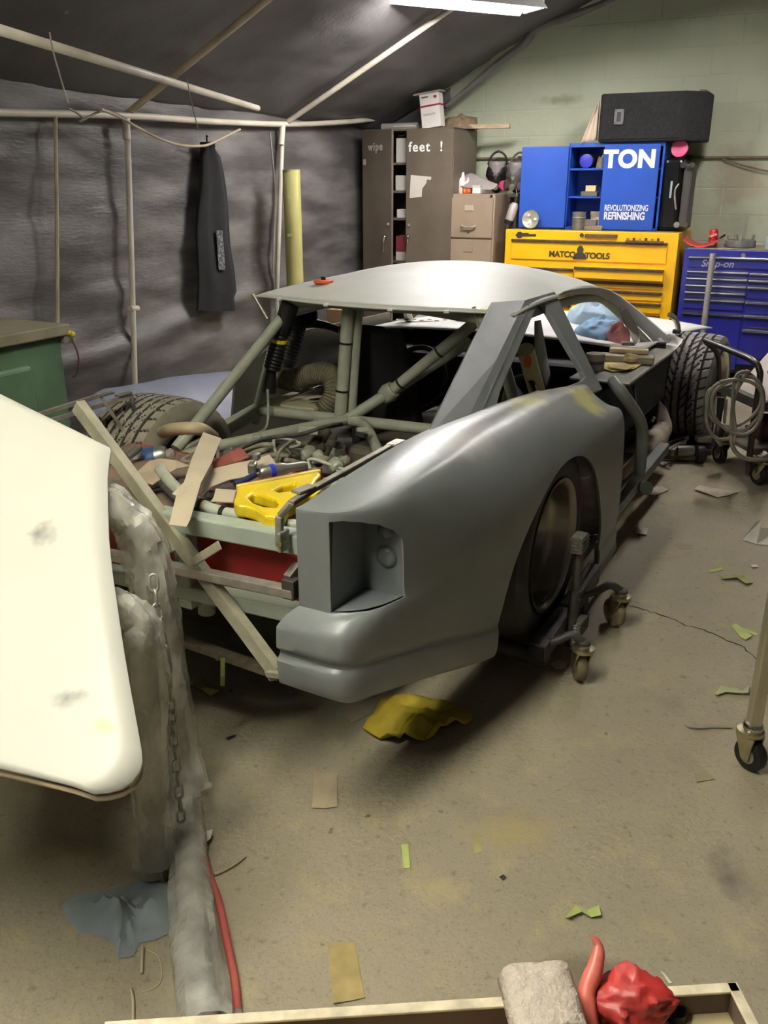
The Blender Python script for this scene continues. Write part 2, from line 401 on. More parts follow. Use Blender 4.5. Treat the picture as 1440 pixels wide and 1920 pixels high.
pa, pb = RZ(-40, 44, 1.93), RZ(483, 203, 1.90)
pi = room_thing('hanging_pipe', 'long white plastic pipe slung under the tent roof, open end towards the lockers', 'pipe', pb.x, pb.y, pb.z)
MB().tube([pa - pb, Vector((0, 0, 0))], .0185, 12, caps=False).build('pipe_body', PVC, pi, smooth=40, solid=.003)
for (u, v, z, du) in ((95, 78, 1.925, -6), (352, 160, 1.905, 8)):
    q = RZ(u, v, z) - pb
    MB().tube(spline([q + Vector((0, 0, .03)), q + Vector((.01, 0, -.05)), q + Vector((.03, .02, -.20))], 4), .003, 6).build('tie_string', GREY_CABLE, pi)
ro = room_thing('sagging_rope', 'tan rope sagging from the eave pipe above the dark jacket', 'rope', -3.58, 5, 1.6)
pts = [RA(u / 2, v / 2, -3.58) for u, v in ((380, 410), (450, 440), (520, 480), (600, 520), (680, 545), (760, 547), (800, 535), (850, 510), (900, 485))]
MB().tube([p - Vector((-3.58, 5, 1.6)) for p in spline(pts, 4)], .008, 8).build('rope_body', PVC_BROWN, ro, smooth=60)
co = room_thing('loose_rope', 'grey cord looped over the eave pipe left of the post', 'cord', -3.6, 4, 1.8)
pts = [RA(u, v, -3.61) for u, v in ((128, 203), (145, 212), (155, 222), (150, 228), (190, 208), (215, 212), (236, 222))]
MB().tube([p - Vector((-3.6, 4, 1.8)) for p in spline(pts, 4)], .006, 6).build('cord_body', GREY_CABLE, co, smooth=60)
co = room_thing('draped_cable', 'grey cable hanging down beside the far tent post', 'cable', -3.6, 6, 1.2)
pts = [RA(u, v, -3.6) for u, v in ((506, 248), (511, 300), (516, 360), (515, 420), (513, 470), (512, 520))]
MB().tube([p - Vector((-3.6, 6, 1.2)) for p in spline(pts, 4)], .007, 6).build('cable_body', GREY_CABLE, co, smooth=60)

# fluorescent fittings
def fitting(name, label, p, q, strength, col, drop):
    p, q = Vector(p), Vector(q); c = (p + q) / 2; d = (q - p); L = d.length; ang = math.atan2(d.y, d.x)
    t = thing(name, label, 'lamp', c, ang)
    prof = [(-.15, -.045), (-.06, .03), (.06, .03), (.15, -.045), (.15, -.05), (.055, .02), (-.055, .02), (-.15, -.05)]
    mb = MB().prism(prof, -L / 2, L / 2, lambda x, y, h: Vector((h, x, y)))
    mb.build('reflector', mat('white_enamel', S(222, 222, 218), .5, var=.03), t)
    tm = mat('tube_glow_' + name, col, .4, var=0.0, emit=strength)
    for s in (-.06, .06):
        MB().tube([Vector((-L / 2 + .02, s, -.02)), Vector((L / 2 - .02, s, -.02))], .019, 12).build('tube', tm, t, smooth=60)
    for s in (-1, 1):
        MB().box(s * L / 2 - .012, s * L / 2 + .012, -.1, .1, -.045, .028).build('end_cap', mat('white_enamel', S(222, 222, 218)), t, bevel=.004)
        MB().tube([Vector((s * L * .35, 0, .03)), Vector((s * L * .35, 0, drop))], .003, 6).build('hanging_wire', STEEL_DARK, t)
    return t
fa = rw(-1.915, 6.09, 2.52); fb = rw(-1.915 - .74, 6.09 - .95, 2.52)
fitting('fluorescent_lamp', 'bright fluorescent fitting under the far end of the tent roof', fa, fb, LAMP_FAR, (1.0, .96, .94, 1), .12)
fitting('shop_lamp', 'fluorescent fitting hung above the near end of the car, out of frame', Vector((-1.52, -.27, 2.7)), Vector((-.38, 1.77, 2.7)), LAMP_NEAR, (1.0, .97, .84, 1), .6)
fitting('tube_lamp', 'fluorescent fitting above the front right wheel, out of frame', Vector((1.75, 4.95, 2.75)), Vector((2.30, 6.0, 2.75)), LAMP_RIGHT, (1.0, .95, .93, 1), .6)

# ================================================================== furniture along the back wall
FB = 7.1
# ---- the locker
lk = room_thing('steel_locker', 'tall brown steel locker lettered wipe feet, left door ajar', 'locker', -3.25, FB)
lx = lambda a: a + 3.25
x0, x1, hz, dp = lx(-3.65), lx(-2.835), 1.875, .52
MB().box(x0, x1, dp - .01, dp, .06, hz).build('back_panel', LOCKER, lk)
MB().box(x0, x0 + .012, 0, dp, .06, hz).build('side_panel', LOCKER, lk)
MB().box(x1 - .012, x1, 0, dp, .06, hz).build('side_panel', LOCKER, lk)
MB().box(x0, x1, 0, dp, hz - .015, hz).build('top_panel', LOCKER, lk)
MB().box(x0, x1, 0.01, dp, 0, .07).build('plinth', LOCKER, lk)
for z in (.45, .81, 1.16, 1.38, 1.60): MB().box(x0 + .01, x1 - .01, .03, dp - .01, z, z + .018).build('shelf', LOCKER, lk)
rd = MB().box(lx(-3.25), x1 - .004, -.02, 0, .075, hz - .008).build('door', LOCKER, lk, bevel=.004)
ld = MB().box(0, .40, -.02, 0, .075, hz - .008).build('door', LOCKER, lk, bevel=.004, loc=(x0, 0, 0), rot=(0, 0, -R(26)))
def handle(parent, x, y, z):
    h = MB().tube(spline([(x, y - .004, z + .04), (x, y - .03, z + .035), (x - .004, y - .034, z - .01), (x - .012, y - .03, z - .09)], 4), [.011] * 5 + [.009] * 4 + [.007] * 4, 8).build('handle', CHROME, parent, smooth=60)
handle(rd, .035, -.02, 1.0); handle(ld, .34, -.02, 1.0)
MB().tube([(.035, -.02, 1.125), (.035, -.034, 1.125)], .012, 10).build('latch', STEEL, rd)
MB().tube([(.36, -.02, 1.135), (.36, -.034, 1.135)], .012, 10).build('latch', STEEL, ld)
text('lettering', 'wipe', .088, LETTER_DULL, ld, (.085, -.022, 1.71), UPRIGHT, offset=.0015, space=1.2)
text('lettering', 'feet  !', .105, LETTER, rd, (.022, -.022, 1.70), UPRIGHT, offset=.002, space=1.18)
MB().box(.012, .05, -.0215, -.02, 1.60, 1.645).build('tape_scrap', BROWN_PAPER, ld)
st = blob(mat('torn_white_paper', S(196, 190, 180), .8, var=.05), (.5, 0, 0), (.1, .1, .1), S(196, 190, 180))
pp = [(0, 0), (.11, .01), (.115, .075), (.15, .115), (.155, .145), (.19, .14), (.195, .165), (.01, .18)]
MB().prism(pp, -.0225, -.021, lambda x, y, h: Vector((.035 + x, h, 1.34 + y))).build('torn_paper', st, rd)
# what stands in the locker
def carton(label, a, b, z, w, d, h, m, rz=0, name='carton', group=None, cat='box', tape=None):
    t = room_thing(name, label, cat, a, b, z, rz, group)
    MB().box(-w / 2, w / 2, -d / 2, d / 2, 0, h).build('box_body', m, t, bevel=.004)
    MB().box(-w / 2 - .001, w / 2 + .001, -.012, .012, h - .03, h + .001).build('box_tape', tape or BROWN_PAPER, t)
    return t
WHITE_BOX = mat('white_carton', S(190, 184, 176), .7, var=.06)
RED_BOX = mat('maroon_carton', S(120, 40, 52), .6)
CARDB = mat('brown_cardboard', S(150, 118, 82), .8, var=.1)
carton('white carton on the top shelf inside the locker', -3.31, 7.26, 1.618, .14, .2, .19, WHITE_BOX)
carton('pale carton on the second shelf inside the locker', -3.33, 7.25, 1.398, .10, .2, .12, WHITE_BOX)
carton('low white carton on the third shelf inside the locker', -3.31, 7.27, 1.178, .13, .2, .07, PAPER)
carton('maroon carton on white box inside the locker', -3.31, 7.25, .90, .13, .2, .13, RED_BOX)
carton('white carton under the maroon one inside the locker', -3.31, 7.25, .828, .13, .2, .072, WHITE_BOX)
carton('brown cardboard box on a low shelf inside the locker', -3.29, 7.26, .468, .14, .2, .28, CARDB)
# on top of the locker
t = room_thing('first_aid_carton', 'white printed box standing askew on top of the locker', 'box', -3.10, 7.3, 1.876)
t.scale = (.9, .9, .9)
M0 = Matrix.Rotation(R(-7), 4, 'Y')
MB().box(-.095, .095, -.05, .05, .012, .30, M0).build('box_body', PAPER, t, bevel=.003)
MB().box(-.098, .098, -.053, .053, .19, .205, M0).build('red_band', mat('dull_red', S(150, 40, 50), .6), t)
MB().box(-.15, .12, -.06, .06, .30, .315, M0).build('flap', mat('grey_flap', S(150, 142, 136), .8), t)
MB().box(-.07, .05, -.056, -.054, .12, .135, M0).build('tab', WHITE_BOX, t)
MB().box(-.075, -.01, -.0515, -.0505, .268, .278, M0).build('print_mark', STEEL_DARK, t)
MB().box(.045, .075, -.0515, -.0505, .255, .275, M0).build('print_mark', mat('dull_red', S(150, 40, 50)), t)
def crumple(name, label, cat, p, rx, ry, h, m, seed=0, rz=0, frame=room_thing, nu=18, nv=9, flat=.6, solid=None, group=None):
    t = frame(name, label, cat, *p, rotz=rz) if group is None else frame(name, label, cat, *p, rotz=rz, group=group)
    def f(u, v):
        a = 2 * math.pi * u; r = math.sin(math.pi / 2 * (1 - v)) if v < 1 else 0
        k = 1 + .35 * fbm(math.cos(a) * 1.3 + seed, math.sin(a) * 1.3, v * 2)
        z = h * (v ** flat) * (1 + .5 * fbm(math.cos(a) * 2 * r + seed, math.sin(a) * 2 * r, 4))
        return Vector((rx * r * k * math.cos(a), ry * r * k * math.sin(a), max(0.001, z) if v > 0 else 0))
    o = MB().grid(f, nu, nv, wrap=True).build('crumpled_sheet' if cat != 'rag' else 'cloth_body', m, t, smooth=50, sub=1)
    return t
crumple('brown_rag', 'brown crumpled sacking on top of the locker near the wall', 'rag', (-2.92, 7.45, 1.876), .17, .12, .12, mat('brown_sacking', S(118, 100, 78), .9, var=.2, scale=20), 3)
t = room_thing('timber_lath', 'pale wooden lath lying on the locker, end over the wall side', 'lath', -2.9, 7.36, 1.876)
MB().box(.0, .42, -.02, .02, .0, .032, Matrix.Rotation(R(12), 4, 'Z')).build('lath_body', WOOD, t, bevel=.002)
MB().box(.415, .421, -.021, .021, -.001, .033, Matrix.Rotation(R(12), 4, 'Z')).build('end_grain', WOOD_GREY, t)
t = room_thing('grey_tube_roll', 'grey plastic sheet roll lying along the locker top', 'roll', -3.6, 7.35, 1.876)  # a rolled sheet, gives no light
MB().tube([(0.0, 0, .03), (.33, 0, .03)], .03, 12).build('roll_body', mat('grey_roll', S(150, 146, 142), .6), t, smooth=40)
MB().tube([(0.12, -.031, .03), (.32, -.033, .03)], .006, 8).build('white_rod', PVC, t)
MB().tube(spline([(.24, -.05, .002), (.235, -.05, -.035), (.18, -.05, -.045)], 4), .006, 8).build('white_hook', PVC, t)

# ---- filing cabinet
fc = room_thing('filing_cabinet', 'tan four-drawer steel filing cabinet beside the brown locker', 'filing cabinet', -2.685, FB)
w = .212
MB().box(-w, w, .012, .62, .0, 1.375).build('body', TAN_STEEL, fc, bevel=.005)
for k, zt in enumerate((1.345, 1.022, .70, .378)):
    dr = MB().box(-w + .012, w - .012, -.008, .012, zt - .31, zt).build('drawer', TAN_STEEL, fc, bevel=.004)
    MB().tube(spline([(-.055, -.008, zt - .215), (-.053, -.035, zt - .222), (0, -.04, zt - .226), (.053, -.035, zt - .222), (.055, -.008, zt - .215)], 4), .0085, 8).build('handle', STEEL, dr, smooth=60)
    fr = MB().box(-.04, .04, -.013, -.008, zt - .10, zt - .055)
    fr.build('label_holder', TAN_STEEL if k else BROWN_PAPER, dr, bevel=.002)
    if k == 0:
        MB().tube([(0, -.008, zt - .27), (0, -.016, zt - .27)], .007, 10).build('lock', CHROME, dr)
MB().tube([(w - .03, -.002, 1.36), (w - .03, .012, 1.36)], .009, 10).build('lock_hole', BLACK, fc)
FT = 1.376
# on the filing cabinet
def curl_paper(name, label, frame, pos, w, l, m, bend=.08, rz=0, tilt=0.0, roll=0.0, cat='paper', seed=0, torn=.12, thick=.0014, group=None, waves=.01):
    t = frame(name, label, cat, *pos, rotz=rz, group=group)
    def f(u, v):
        x = (u - .5) * l; y = (v - .5) * w
        if v in (0, 1): y += torn * w * .25 * fbm(u * 5 + seed, seed, v)
        if u in (0, 1): x += torn * w * .35 * fbm(v * 6 + seed, seed + 3, u)
        z = bend * (abs(u - .5) * 2) ** 2 + waves * fbm(u * 3 + seed, v * 2, 5) + waves
        return Vector((x, y, z))
    mb = MB().grid(f, 10, 6)
    Mx = Matrix.Rotation(tilt, 4, 'Y') @ Matrix.Rotation(roll, 4, 'X')
    mb.V = [Mx @ v for v in mb.V]
    zmin = min(v.z for v in mb.V); mb.V = [v - Vector((0, 0, zmin - .0005)) for v in mb.V]
    mb.build('paper_sheet', m, t, smooth=60, solid=thick, offset=1)
    return t
GREY_SHEET = mat('grey_masking_sheet', S(158, 150, 146), .7, var=.05)
t = room_thing('grey_sheet', 'grey folded sheet slumped over the filing cabinet clutter', 'sheet', -2.62, 7.3, FT)
gp = lambda u, v, b: RB(u, v, b) - Vector((-2.62, 7.3, FT))
gs = [[gp(853, 340, 7.32), gp(868, 330, 7.38), gp(884, 320, 7.42)], [gp(862, 352, 7.2), gp(880, 343, 7.25), gp(900, 332, 7.32)], [gp(885, 352, 7.16), gp(905, 347, 7.22), gp(920, 340, 7.3)], [gp(922, 358, 7.15), gp(930, 351, 7.2), gp(936, 345, 7.26)]]
mb = MB(); mb.add([p for r_ in gs for p in r_], [(i * 3 + j, i * 3 + j + 1, i * 3 + j + 4, i * 3 + j + 3) for i in range(3) for j in range(2)])
mb.build('sheet_body', GREY_SHEET, t, smooth=180, solid=.003, sub=2)
crumple('paper_wad', 'crumpled white paper bag on the filing cabinet by the locker', 'paper', (-2.82, 7.3, FT), .07, .08, .15, PAPER, 5)
for k, (a, lab) in enumerate(((-2.755, 'left of two small orange foam plugs on the filing cabinet'), (-2.722, 'right of two small orange foam plugs on the filing cabinet'))):
    t = room_thing('orange_plug', lab, 'plug', a, 7.16, FT, group='orange plugs on the filing cabinet')
    MB().lathe([(.012, 0), (.02, .006), (.021, .025), (.015, .038), (.006, .04)], 12).build('plug_body', ORANGE, t, smooth=60)
t = room_thing('switch_box', 'small white square box standing on the filing cabinet edge', 'box', -2.645, 7.15, FT)
MB().box(-.034, .034, -.02, .02, 0, .062).build('box_body', PAPER, t, bevel=.004)
MB().box(-.036, .036, -.022, .022, .045, .064).build('lid', WHITE_BOX, t, bevel=.004)
def respirator(label, a, b, z, face, straps, rz=0.0, s=1.0, cart=None):
    t = room_thing('respirator_mask', label, 'respirator', a, b, z, rz)
    def f(u, v):
        an = 2 * math.pi * u; r = (1 - (v * .98) ** 2.4) ** .5
        return Vector((.085 * s * r * math.cos(an) * (1 - .25 * (math.sin(an) < 0)), -.09 * s * v, .12 * s + .12 * s * r * math.sin(an)))
    MB().grid(f, 24, 8, wrap=True).build('face_piece', straps, t, smooth=60)
    MB().grid(lambda u, v: Vector(((u - .5) * .13 * s, -.092 * s + .05 * s * (2 * u - 1) ** 2, .12 * s + v * .10 * s)), 10, 4).build('visor', face, t, smooth=60, solid=.004)
    for sx in (-1, 1):
        MB().lathe([(.03 * s, 0), (.035 * s, .01), (.035 * s, .03 * s), (.02 * s, .036 * s)], 16, align((sx * .045 * s, -.055 * s, .055 * s), (sx * .09 * s, -.1 * s, .05 * s))).build('filter_cartridge', cart or straps, t, smooth=40)
    MB().lathe([(.022 * s, 0), (.026 * s, .01), (.02 * s, .03)], 14, align((0, -.08 * s, .05 * s), (0, -.12 * s, .03 * s))).build('valve', STEEL, t, smooth=40)
    MB().tube(spline([(-.07 * s, -.01, .2 * s), (-.05 * s, .03, .26 * s), (0, .03, .29 * s), (.05 * s, .03, .26 * s), (.07 * s, -.01, .2 * s)], 5), .008 * s, 8).build('head_strap', straps, t, smooth=60)
    return t
VISOR = mat('smoky_visor', S(140, 130, 128), .25, var=.08)
respirator('dark respirator mask with pink cartridges behind the grey sheet', -2.64, 7.62, FT, VISOR, BLACK, 0.2, 1.15, PINK)
respirator('full-face respirator with grey visor at the cabinet edge', -2.42, 7.5, FT, VISOR, mat('grey_rubber', S(84, 78, 74), .6), -.1, 1.1)
st_ = room_thing('steel_stool', 'narrow dark steel stool between filing cabinet and yellow chest', 'stool', -2.42, 7.5, 0)
MB().box(-.042, .042, -.12, .12, FT - .03, FT - .001).build('seat', STEEL_DARK, st_, bevel=.003)
for sx in (-.03, .03):
    for sy in (-.1, .1): MB().box(sx - .012, sx + .012, sy - .012, sy + .012, 0, FT - .03).build('leg', STEEL_DARK, st_)
t = room_thing('spray_can', 'tilted dusty spray can hanging beside the filing cabinet', 'can', -2.405, 7.17, 0)
p, q = RB(953, 419, 7.17) - Vector((-2.405, 7.17, 0)), RB(965, 383, 7.17) - Vector((-2.405, 7.17, 0))
L_ = (q - p).length
MB().lathe([(.02, 0), (.036, .004), (.036, L_ * .92), (.026, L_ * 1.02), (.016, L_ * 1.08)], 18, align(p, q)).build('can_body', mat('dusty_white_tin', S(172, 164, 158), .5, metal=.3, var=.2, scale=20), t, smooth=40)
MB().lathe([(.037, -.004), (.037, .03)], 18, align(p, q)).build('base_ring', BLACK, t, smooth=40)
MB().lathe([(.012, 0), (.012, .04)], 12, align(q, q + (q - p))).build('nozzle', STEEL_DARK, t)
MB().tube([q + (q - p) * .4, q + Vector((.006, .0, .12))], .004, 6).build('hook', STEEL, t)

# ---- yellow roll cabinet
yc = room_thing('yellow_tool_chest', 'wide yellow tool chest with rows of drawers below the blue cabinet', 'tool chest', -1.69, FB)
YX = lambda a: a + 1.69
ya, yb = YX(-2.368), YX(-1.016)
ZT = 1.107
MB().box(ya, yb, 0.0, .66, .16, ZT).build('body', YEL_CHEST, yc, bevel=.004)
MB().box(ya + .03, yb - .03, .03, .62, ZT, ZT + .004).build('top_mat', mat('grimy_mat', S(120, 100, 70), .8, var=.3, scale=20), yc)
def zof(u, v): return RB(u, v, FB).z
DARK_TRIM = mat('grimy_trim', S(72, 60, 42), .5, metal=.2, var=.4, scale=30)
def drawer(x0, x1, z0, z1, out=0.0, lock=False):
    d = MB().box(x0, x1, -.012 - out, .0 if out == 0 else .001, z0, z1).build('drawer', YEL_CHEST, yc, bevel=.003)
    MB().box(x0 - .002, x1 + .002, -.028 - out, -.011 - out, z1 - .018, z1 + .003).build('pull', DARK_TRIM, d, bevel=.004)
    if out: MB().box(x0 + .004, x1 - .004, -.011 - out, .001, z0 + .004, z1 - .03).build('drawer_tray', BLACK_MATT, d)
    return d
xl0, xl1 = ya + .06, YX(-1.79); xr0, xr1 = YX(-1.77), yb - .075
top = drawer(xl0, xr1, zof(1000, 486), zof(1000, 449))
WL_ = mat('worn_lettering', S(84, 74, 44), .5, metal=.4, var=.2)
text('lettering', 'MATCO', .062, WL_, top, (YX(-1.995), -.0135, zof(1100, 483)), UPRIGHT, offset=.0022, space=.95, extrude=.002)
text('lettering', 'TOOLS', .062, WL_, top, (YX(-1.705), -.0135, zof(1100, 484)), UPRIGHT, offset=.0022, space=.95, extrude=.002)
em = [(-.055, 0), (.055, 0), (.045, .035), (.022, .05), (.026, .075), (.012, .1), (-.012, .1), (-.026, .075), (-.022, .05), (-.045, .035)]
MB().prism(em, -.022, -.012, lambda x, y, h: Vector((YX(-1.745) + x, h, zof(1100, 486) + y))).build('emblem', mat('dark_emblem', S(64, 58, 48), .5, metal=.3), top, bevel=.002)
key = [(0, .0), (.02, -.022), (.045, -.022), (.06, -.008), (.17, -.006), (.17, .012), (.11, .010), (.108, .018), (.07, .018), (.06, .014), (.045, .026), (.02, .026)]
MB().prism(key, -.004, -.001, lambda x, y, h: Vector((ya + .085 + x, h, ZT - .042 + y))).build('key_emblem', mat('dark_emblem', S(64, 58, 48)), yc)
MB().box(YX(-1.72), YX(-1.47), -.02, .0, ZT - .045, ZT - .02).build('magnet_strip', mat('rusty_strip', S(92, 62, 40), .7, var=.3, scale=30), yc, bevel=.002)
MB().box(YX(-1.40), YX(-1.12), -.045, .0, ZT - .075, ZT - .06).build('magnet_tray', mat('rusty_strip', S(92, 62, 40)), yc, bevel=.002)
MB().tube([(YX(-1.745), -.0, ZT - .03), (YX(-1.745), -.012, ZT - .03)], .015, 12).build('lock', STEEL_DARK, yc)
for k in range(6):
    b_ = room_thing('small_socket', 'loose steel socket on the yellow chest magnet tray', 'socket', -1.69 + YX(-1.385) + k * .045, FB - .025, ZT - .06, group='sockets on the yellow chest tray')
    MB().lathe([(.006, 0), (.010 - .001 * (k % 3), 0.001), (.010 - .001 * (k % 3), .016 + .004 * (k % 2)), (.006, .017 + .004 * (k % 2))], 10).build('socket_body', STEEL_DARK if k % 2 else STEEL, b_, smooth=40)
zs = [(zof(1100, 523), zof(1100, 504))]
for va, vb in ((501, 520), (527, 541), (546, 561), (567, 579), (585, 603), (608, 640), (646, 690)):
    drawer(xl0, xl1, zof(1000, vb), zof(1000, va))
for k, (va, vb) in enumerate(((503, 524), (530, 541), (546, 562), (567, 585), (589, 612), (617, 660), (666, 705))):
    drawer(xr0, xr1, zof(1180, vb), zof(1180, va), out=.05 if k == 0 else 0)
for sx in (ya + .08, yb - .08):
    for sy in (.08, .56):
        MB().lathe([(.06, -.02), (.065, -.012), (.065, .012), (.06, .02)], 16, rotm('Y', math.pi / 2, (sx, sy, .065))).build('caster', BLACK, yc, smooth=40)
        MB().box(sx - .03, sx + .03, sy - .03, sy + .03, .12, .16).build('caster_fork', STEEL_DARK, yc)
MB().box(ya + .04, yb - .04, .04, .62, .13, .165).build('base_frame', STEEL_DARK, yc)

# ---- blue wall cabinet standing on the chest
CH = ZT + .004
BB = 7.24
bc = room_thing('blue_cabinet', 'bright blue steel cabinet with open left door lettered on the right', 'cabinet', -1.54, BB, CH)
BX = lambda a: a + 1.54
bx0, bx1 = BX(-1.93), BX(-1.205); bh = .635
MB().box(bx0, bx1, .28, .29, 0, bh).build('back_panel', BLUE_CAB, bc)
MB().box(bx0, bx0 + .015, 0, .28, 0, bh).build('side_panel', BLUE_CAB, bc)
MB().box(bx1 - .015, bx1, 0, .28, 0, bh).build('side_panel', BLUE_CAB, bc)
MB().box(bx0, bx1, 0, .28, bh - .03, bh).build('top_panel', BLUE_CAB, bc)
MB().box(bx0, bx1, 0, .28, 0, .02).build('bottom_panel', BLUE_CAB, bc)
for z in (.235, .44): MB().box(bx0 + .01, bx1 - .01, .02, .28, z, z + .014).build('shelf', BLUE_CAB, bc)
ldr = MB().box(-.365, 0, -.022, 0, 0, .60).build('door', BLUE_CAB, bc, bevel=.003, loc=(bx0 + .004, -.006, .012), rot=(0, 0, R(8)))
rdr = MB().box(-.41, 0, -.022, 0, 0, .615).build('door', BLUE_CAB, bc, bevel=.003, loc=(bx1 - .03, -.006, .005), rot=(0, R(0), R(4)))
text('lettering', 'TON', .168, LETTER, rdr, (-.408, -.0235, .455), UPRIGHT, offset=.0085, xs=1.0, space=1.06)
text('lettering', 'REVOLUTIONIZING', .060, LETTER, rdr, (-.375, -.0235, .142), UPRIGHT, offset=.0012, xs=.62)
text('lettering', 'REFINISHING', .076, LETTER, rdr, (-.375, -.0235, .078), UPRIGHT, offset=.0026, xs=.70)
def lens(label, a, b, z, r):
    t = room_thing('round_lamp_lens', label, 'lens', a, b, z)
    Mx = rotm('X', math.pi / 2 - R(8), (0, 0, r))
    MB().lathe([(r * .98, 0), (r, .008), (r * .93, .02), (r * .9, .012)], 28, Mx, caps=False).build('chrome_rim', CHROME, t, smooth=50)
    MB().lathe([(r * .9, .012), (r * .7, .004), (r * .4, -.006), (.004, -.01)], 28, Mx, caps=False).build('reflector', mat('lens_reflector', S(190, 190, 172), .25, metal=.35, var=.1), t, smooth=80)
    for k in range(3): MB().lathe([(.001, .012), (.01, .01), (.012, .002)], 10, Mx @ Matrix.Translation((r * .45 * math.cos(k * 2.1), r * .45 * math.sin(k * 2.1), 0))).build('bulb', mat('pale_bulb', S(220, 222, 200), .2), t, smooth=60)
lens('round chrome lamp lens leaning on the blue left door', -2.175, 7.14, CH, .075)
# contents of the blue cabinet
t = room_thing('blue_lid_tin', 'tin lying on its side, round blue lid, top blue shelf', 'tin', -1.80, 7.29, CH + .454)
MB().lathe([(.05, 0), (.052, .004), (.052, .1)], 20, rotm('X', math.pi / 2, (0, .1, .052))).build('tin_body', STEEL_DARK, t, smooth=40)
MB().lathe([(.05, 0), (.051, .012), (.046, .014)], 20, rotm('X', math.pi / 2, (0, 0, .052))).build('lid', mat('royal_blue_lid', S(40, 44, 170), .5), t, smooth=40)
crumple('dusty_rag', 'dusty beige rag wad on the top shelf of the blue cabinet', 'rag', (-1.69, 7.34, CH + .454), .045, .07, .10, mat('beige_rag', S(140, 128, 110), .9, var=.2, scale=24), 8)
crumple('dark_rag', 'dark rag bundle behind the lettered blue door', 'rag', (-1.59, 7.36, CH + .454), .06, .07, .09, mat('dark_rag', S(70, 62, 56), .9, var=.3, scale=24), 12)
carton('cream soap-like block on the middle shelf of blue cabinet', -1.745, 7.29, CH + .283, .08, .06, .045, mat('cream_block', S(214, 190, 140), .7), name='cream_block', cat='block')
carton('grey sanding block under the cream block in blue cabinet', -1.755, 7.30, CH + .249, .13, .08, .034, mat('grey_foam', S(100, 96, 90), .9), name='grey_block', cat='block')
t = room_thing('metal_can', 'open grey metal can standing before the blue cabinet', 'can', -1.80, 7.185, CH)
MB().lathe([(.05, 0), (.052, .003), (.052, .13), (.054, .135), (.049, .135), (.049, .01), (.001, .01)], 24, caps=False).build('can_body', mat('dull_tin', S(136, 134, 130), .45, metal=.6, var=.15, scale=20), t, smooth=40)
MB().lathe([(.053, .09), (.055, .094), (.053, .098)], 24, caps=False).build('can_rim', STEEL, t, smooth=40)
carton('lower grey foam block beside the metal can', -1.68, 7.20, CH, .14, .07, .035, mat('brown_foam', S(128, 112, 92), .9), name='foam_block', cat='block')
carton('upper grey foam block beside the metal can', -1.705, 7.205, CH + .035, .09, .06, .042, mat('grey_foam', S(100, 96, 90)), name='foam_block', cat='block')
curl_paper('tan_paper_scrap', 'tan paper scrap propped on the low shelf of blue cabinet', room_thing, (-1.70, 7.36, CH + .03), .11, .11, BROWN_PAPER, .02, tilt=R(-70), rz=1.2)
# on and beside the blue cabinet
sp = room_thing('speaker_cabinet', 'black carpeted speaker cabinet lying on the blue cabinet', 'speaker', -1.375, 7.2, CH + bh)
MB().prism([(-.33, .0), (.29, .0), (.43, .13), (.43, .40), (-.33, .40)], 0, .335, lambda x, y, h: Vector((x, y, h))).build('body', BLACK_CARPET, sp, bevel=.015, seg=3)
MB().box(-.31, .275, -.008, .0, .02, .315).build('front_baffle', BLACK_CARPET, sp, bevel=.004)
fr = MB()
for x0_, x1_, z0_, z1_ in ((-.215, -.145, .185, .205), (-.215, -.145, .10, .12), (-.215, -.195, .10, .205), (-.165, -.145, .10, .205)): fr.box(x0_, x1_, -.02, -.012, z0_ + .02, z1_ + .02)
fr.build('handle_frame', mat('grey_plastic', S(92, 92, 94), .5), sp)
MB().box(-.197, -.163, -.0135, -.012, .135, .21).build('handle_recess', BLACK, sp)
MB().box(.36, .40, .10, .30, .335, .345).build('corner_pad', mat('grey_plastic', S(92, 92, 94)), sp)
t = room_thing('cream_cloth', 'cream cloth hanging at the left side of the speaker', 'cloth', -1.78, 7.22, CH + bh)
def cl(u, v):
    w_ = .02 + .10 * (1 - v); x = .06 - w_ * (1 - u); return Vector((x, .02 * math.sin(u * 6) + .03 * u, .005 + .27 * v + .03 * (u - .5)))
MB().grid(cl, 12, 8).build('cloth_body', mat('cream_cloth', S(202, 184, 164), .85, var=.06), t, smooth=180, solid=.004)
# black cylinder / extractor on the chest
t = room_thing('shop_extractor', 'tall black glossy canister unit beside the blue cabinet', 'canister', -1.09, 7.36, CH)
MB().box(-.11, .03, -.12, .12, 0, .52).build('body', mat('gloss_black', S(18, 18, 19), .2, var=.2), t, bevel=.03, seg=3)
MB().box(.03, .10, -.10, .10, .02, .48).build('side_housing', mat('grey_black', S(58, 55, 52), .5), t, bevel=.015)
for z in (.05, .47):
    MB().tube([(.03, -.125, z), (.03, -.145, z)], .022, 14).build('knob', CHROME, t, smooth=40)
    MB().tube([(.09, -.105, z), (.09, -.13, z)], .02, 14).build('knob', STEEL_DARK, t, smooth=40)
MB().box(-.05, -.035, -.1215, -.1205, .24, .36).build('sticker', mat('pale_sticker', S(150, 170, 172), .5), t)
MB().tube(spline([(.01, -.12, .16), (-.005, -.14, .24), (-.008, -.14, .30), (.01, -.12, .34)], 4), .007, 8).build('lever', STEEL, t, smooth=60)
t = room_thing('pink_disc', 'bright pink sanding pad set on the black canister', 'pad', -1.09, 7.33, CH + .52)
MB().lathe([(.058, 0), (.062, .008), (.06, .022), (.045, .026)], 24, rotm('X', math.pi / 2 - .2, (-.02, -.02, .062))).build('pad_body', PINK, t, smooth=40)
MB().lathe([(.02, 0), (.02, .03)], 12, rotm('X', -math.pi / 2 - .2, (-.02, -.02, .062))).build('hub', BLACK, t, smooth=40)
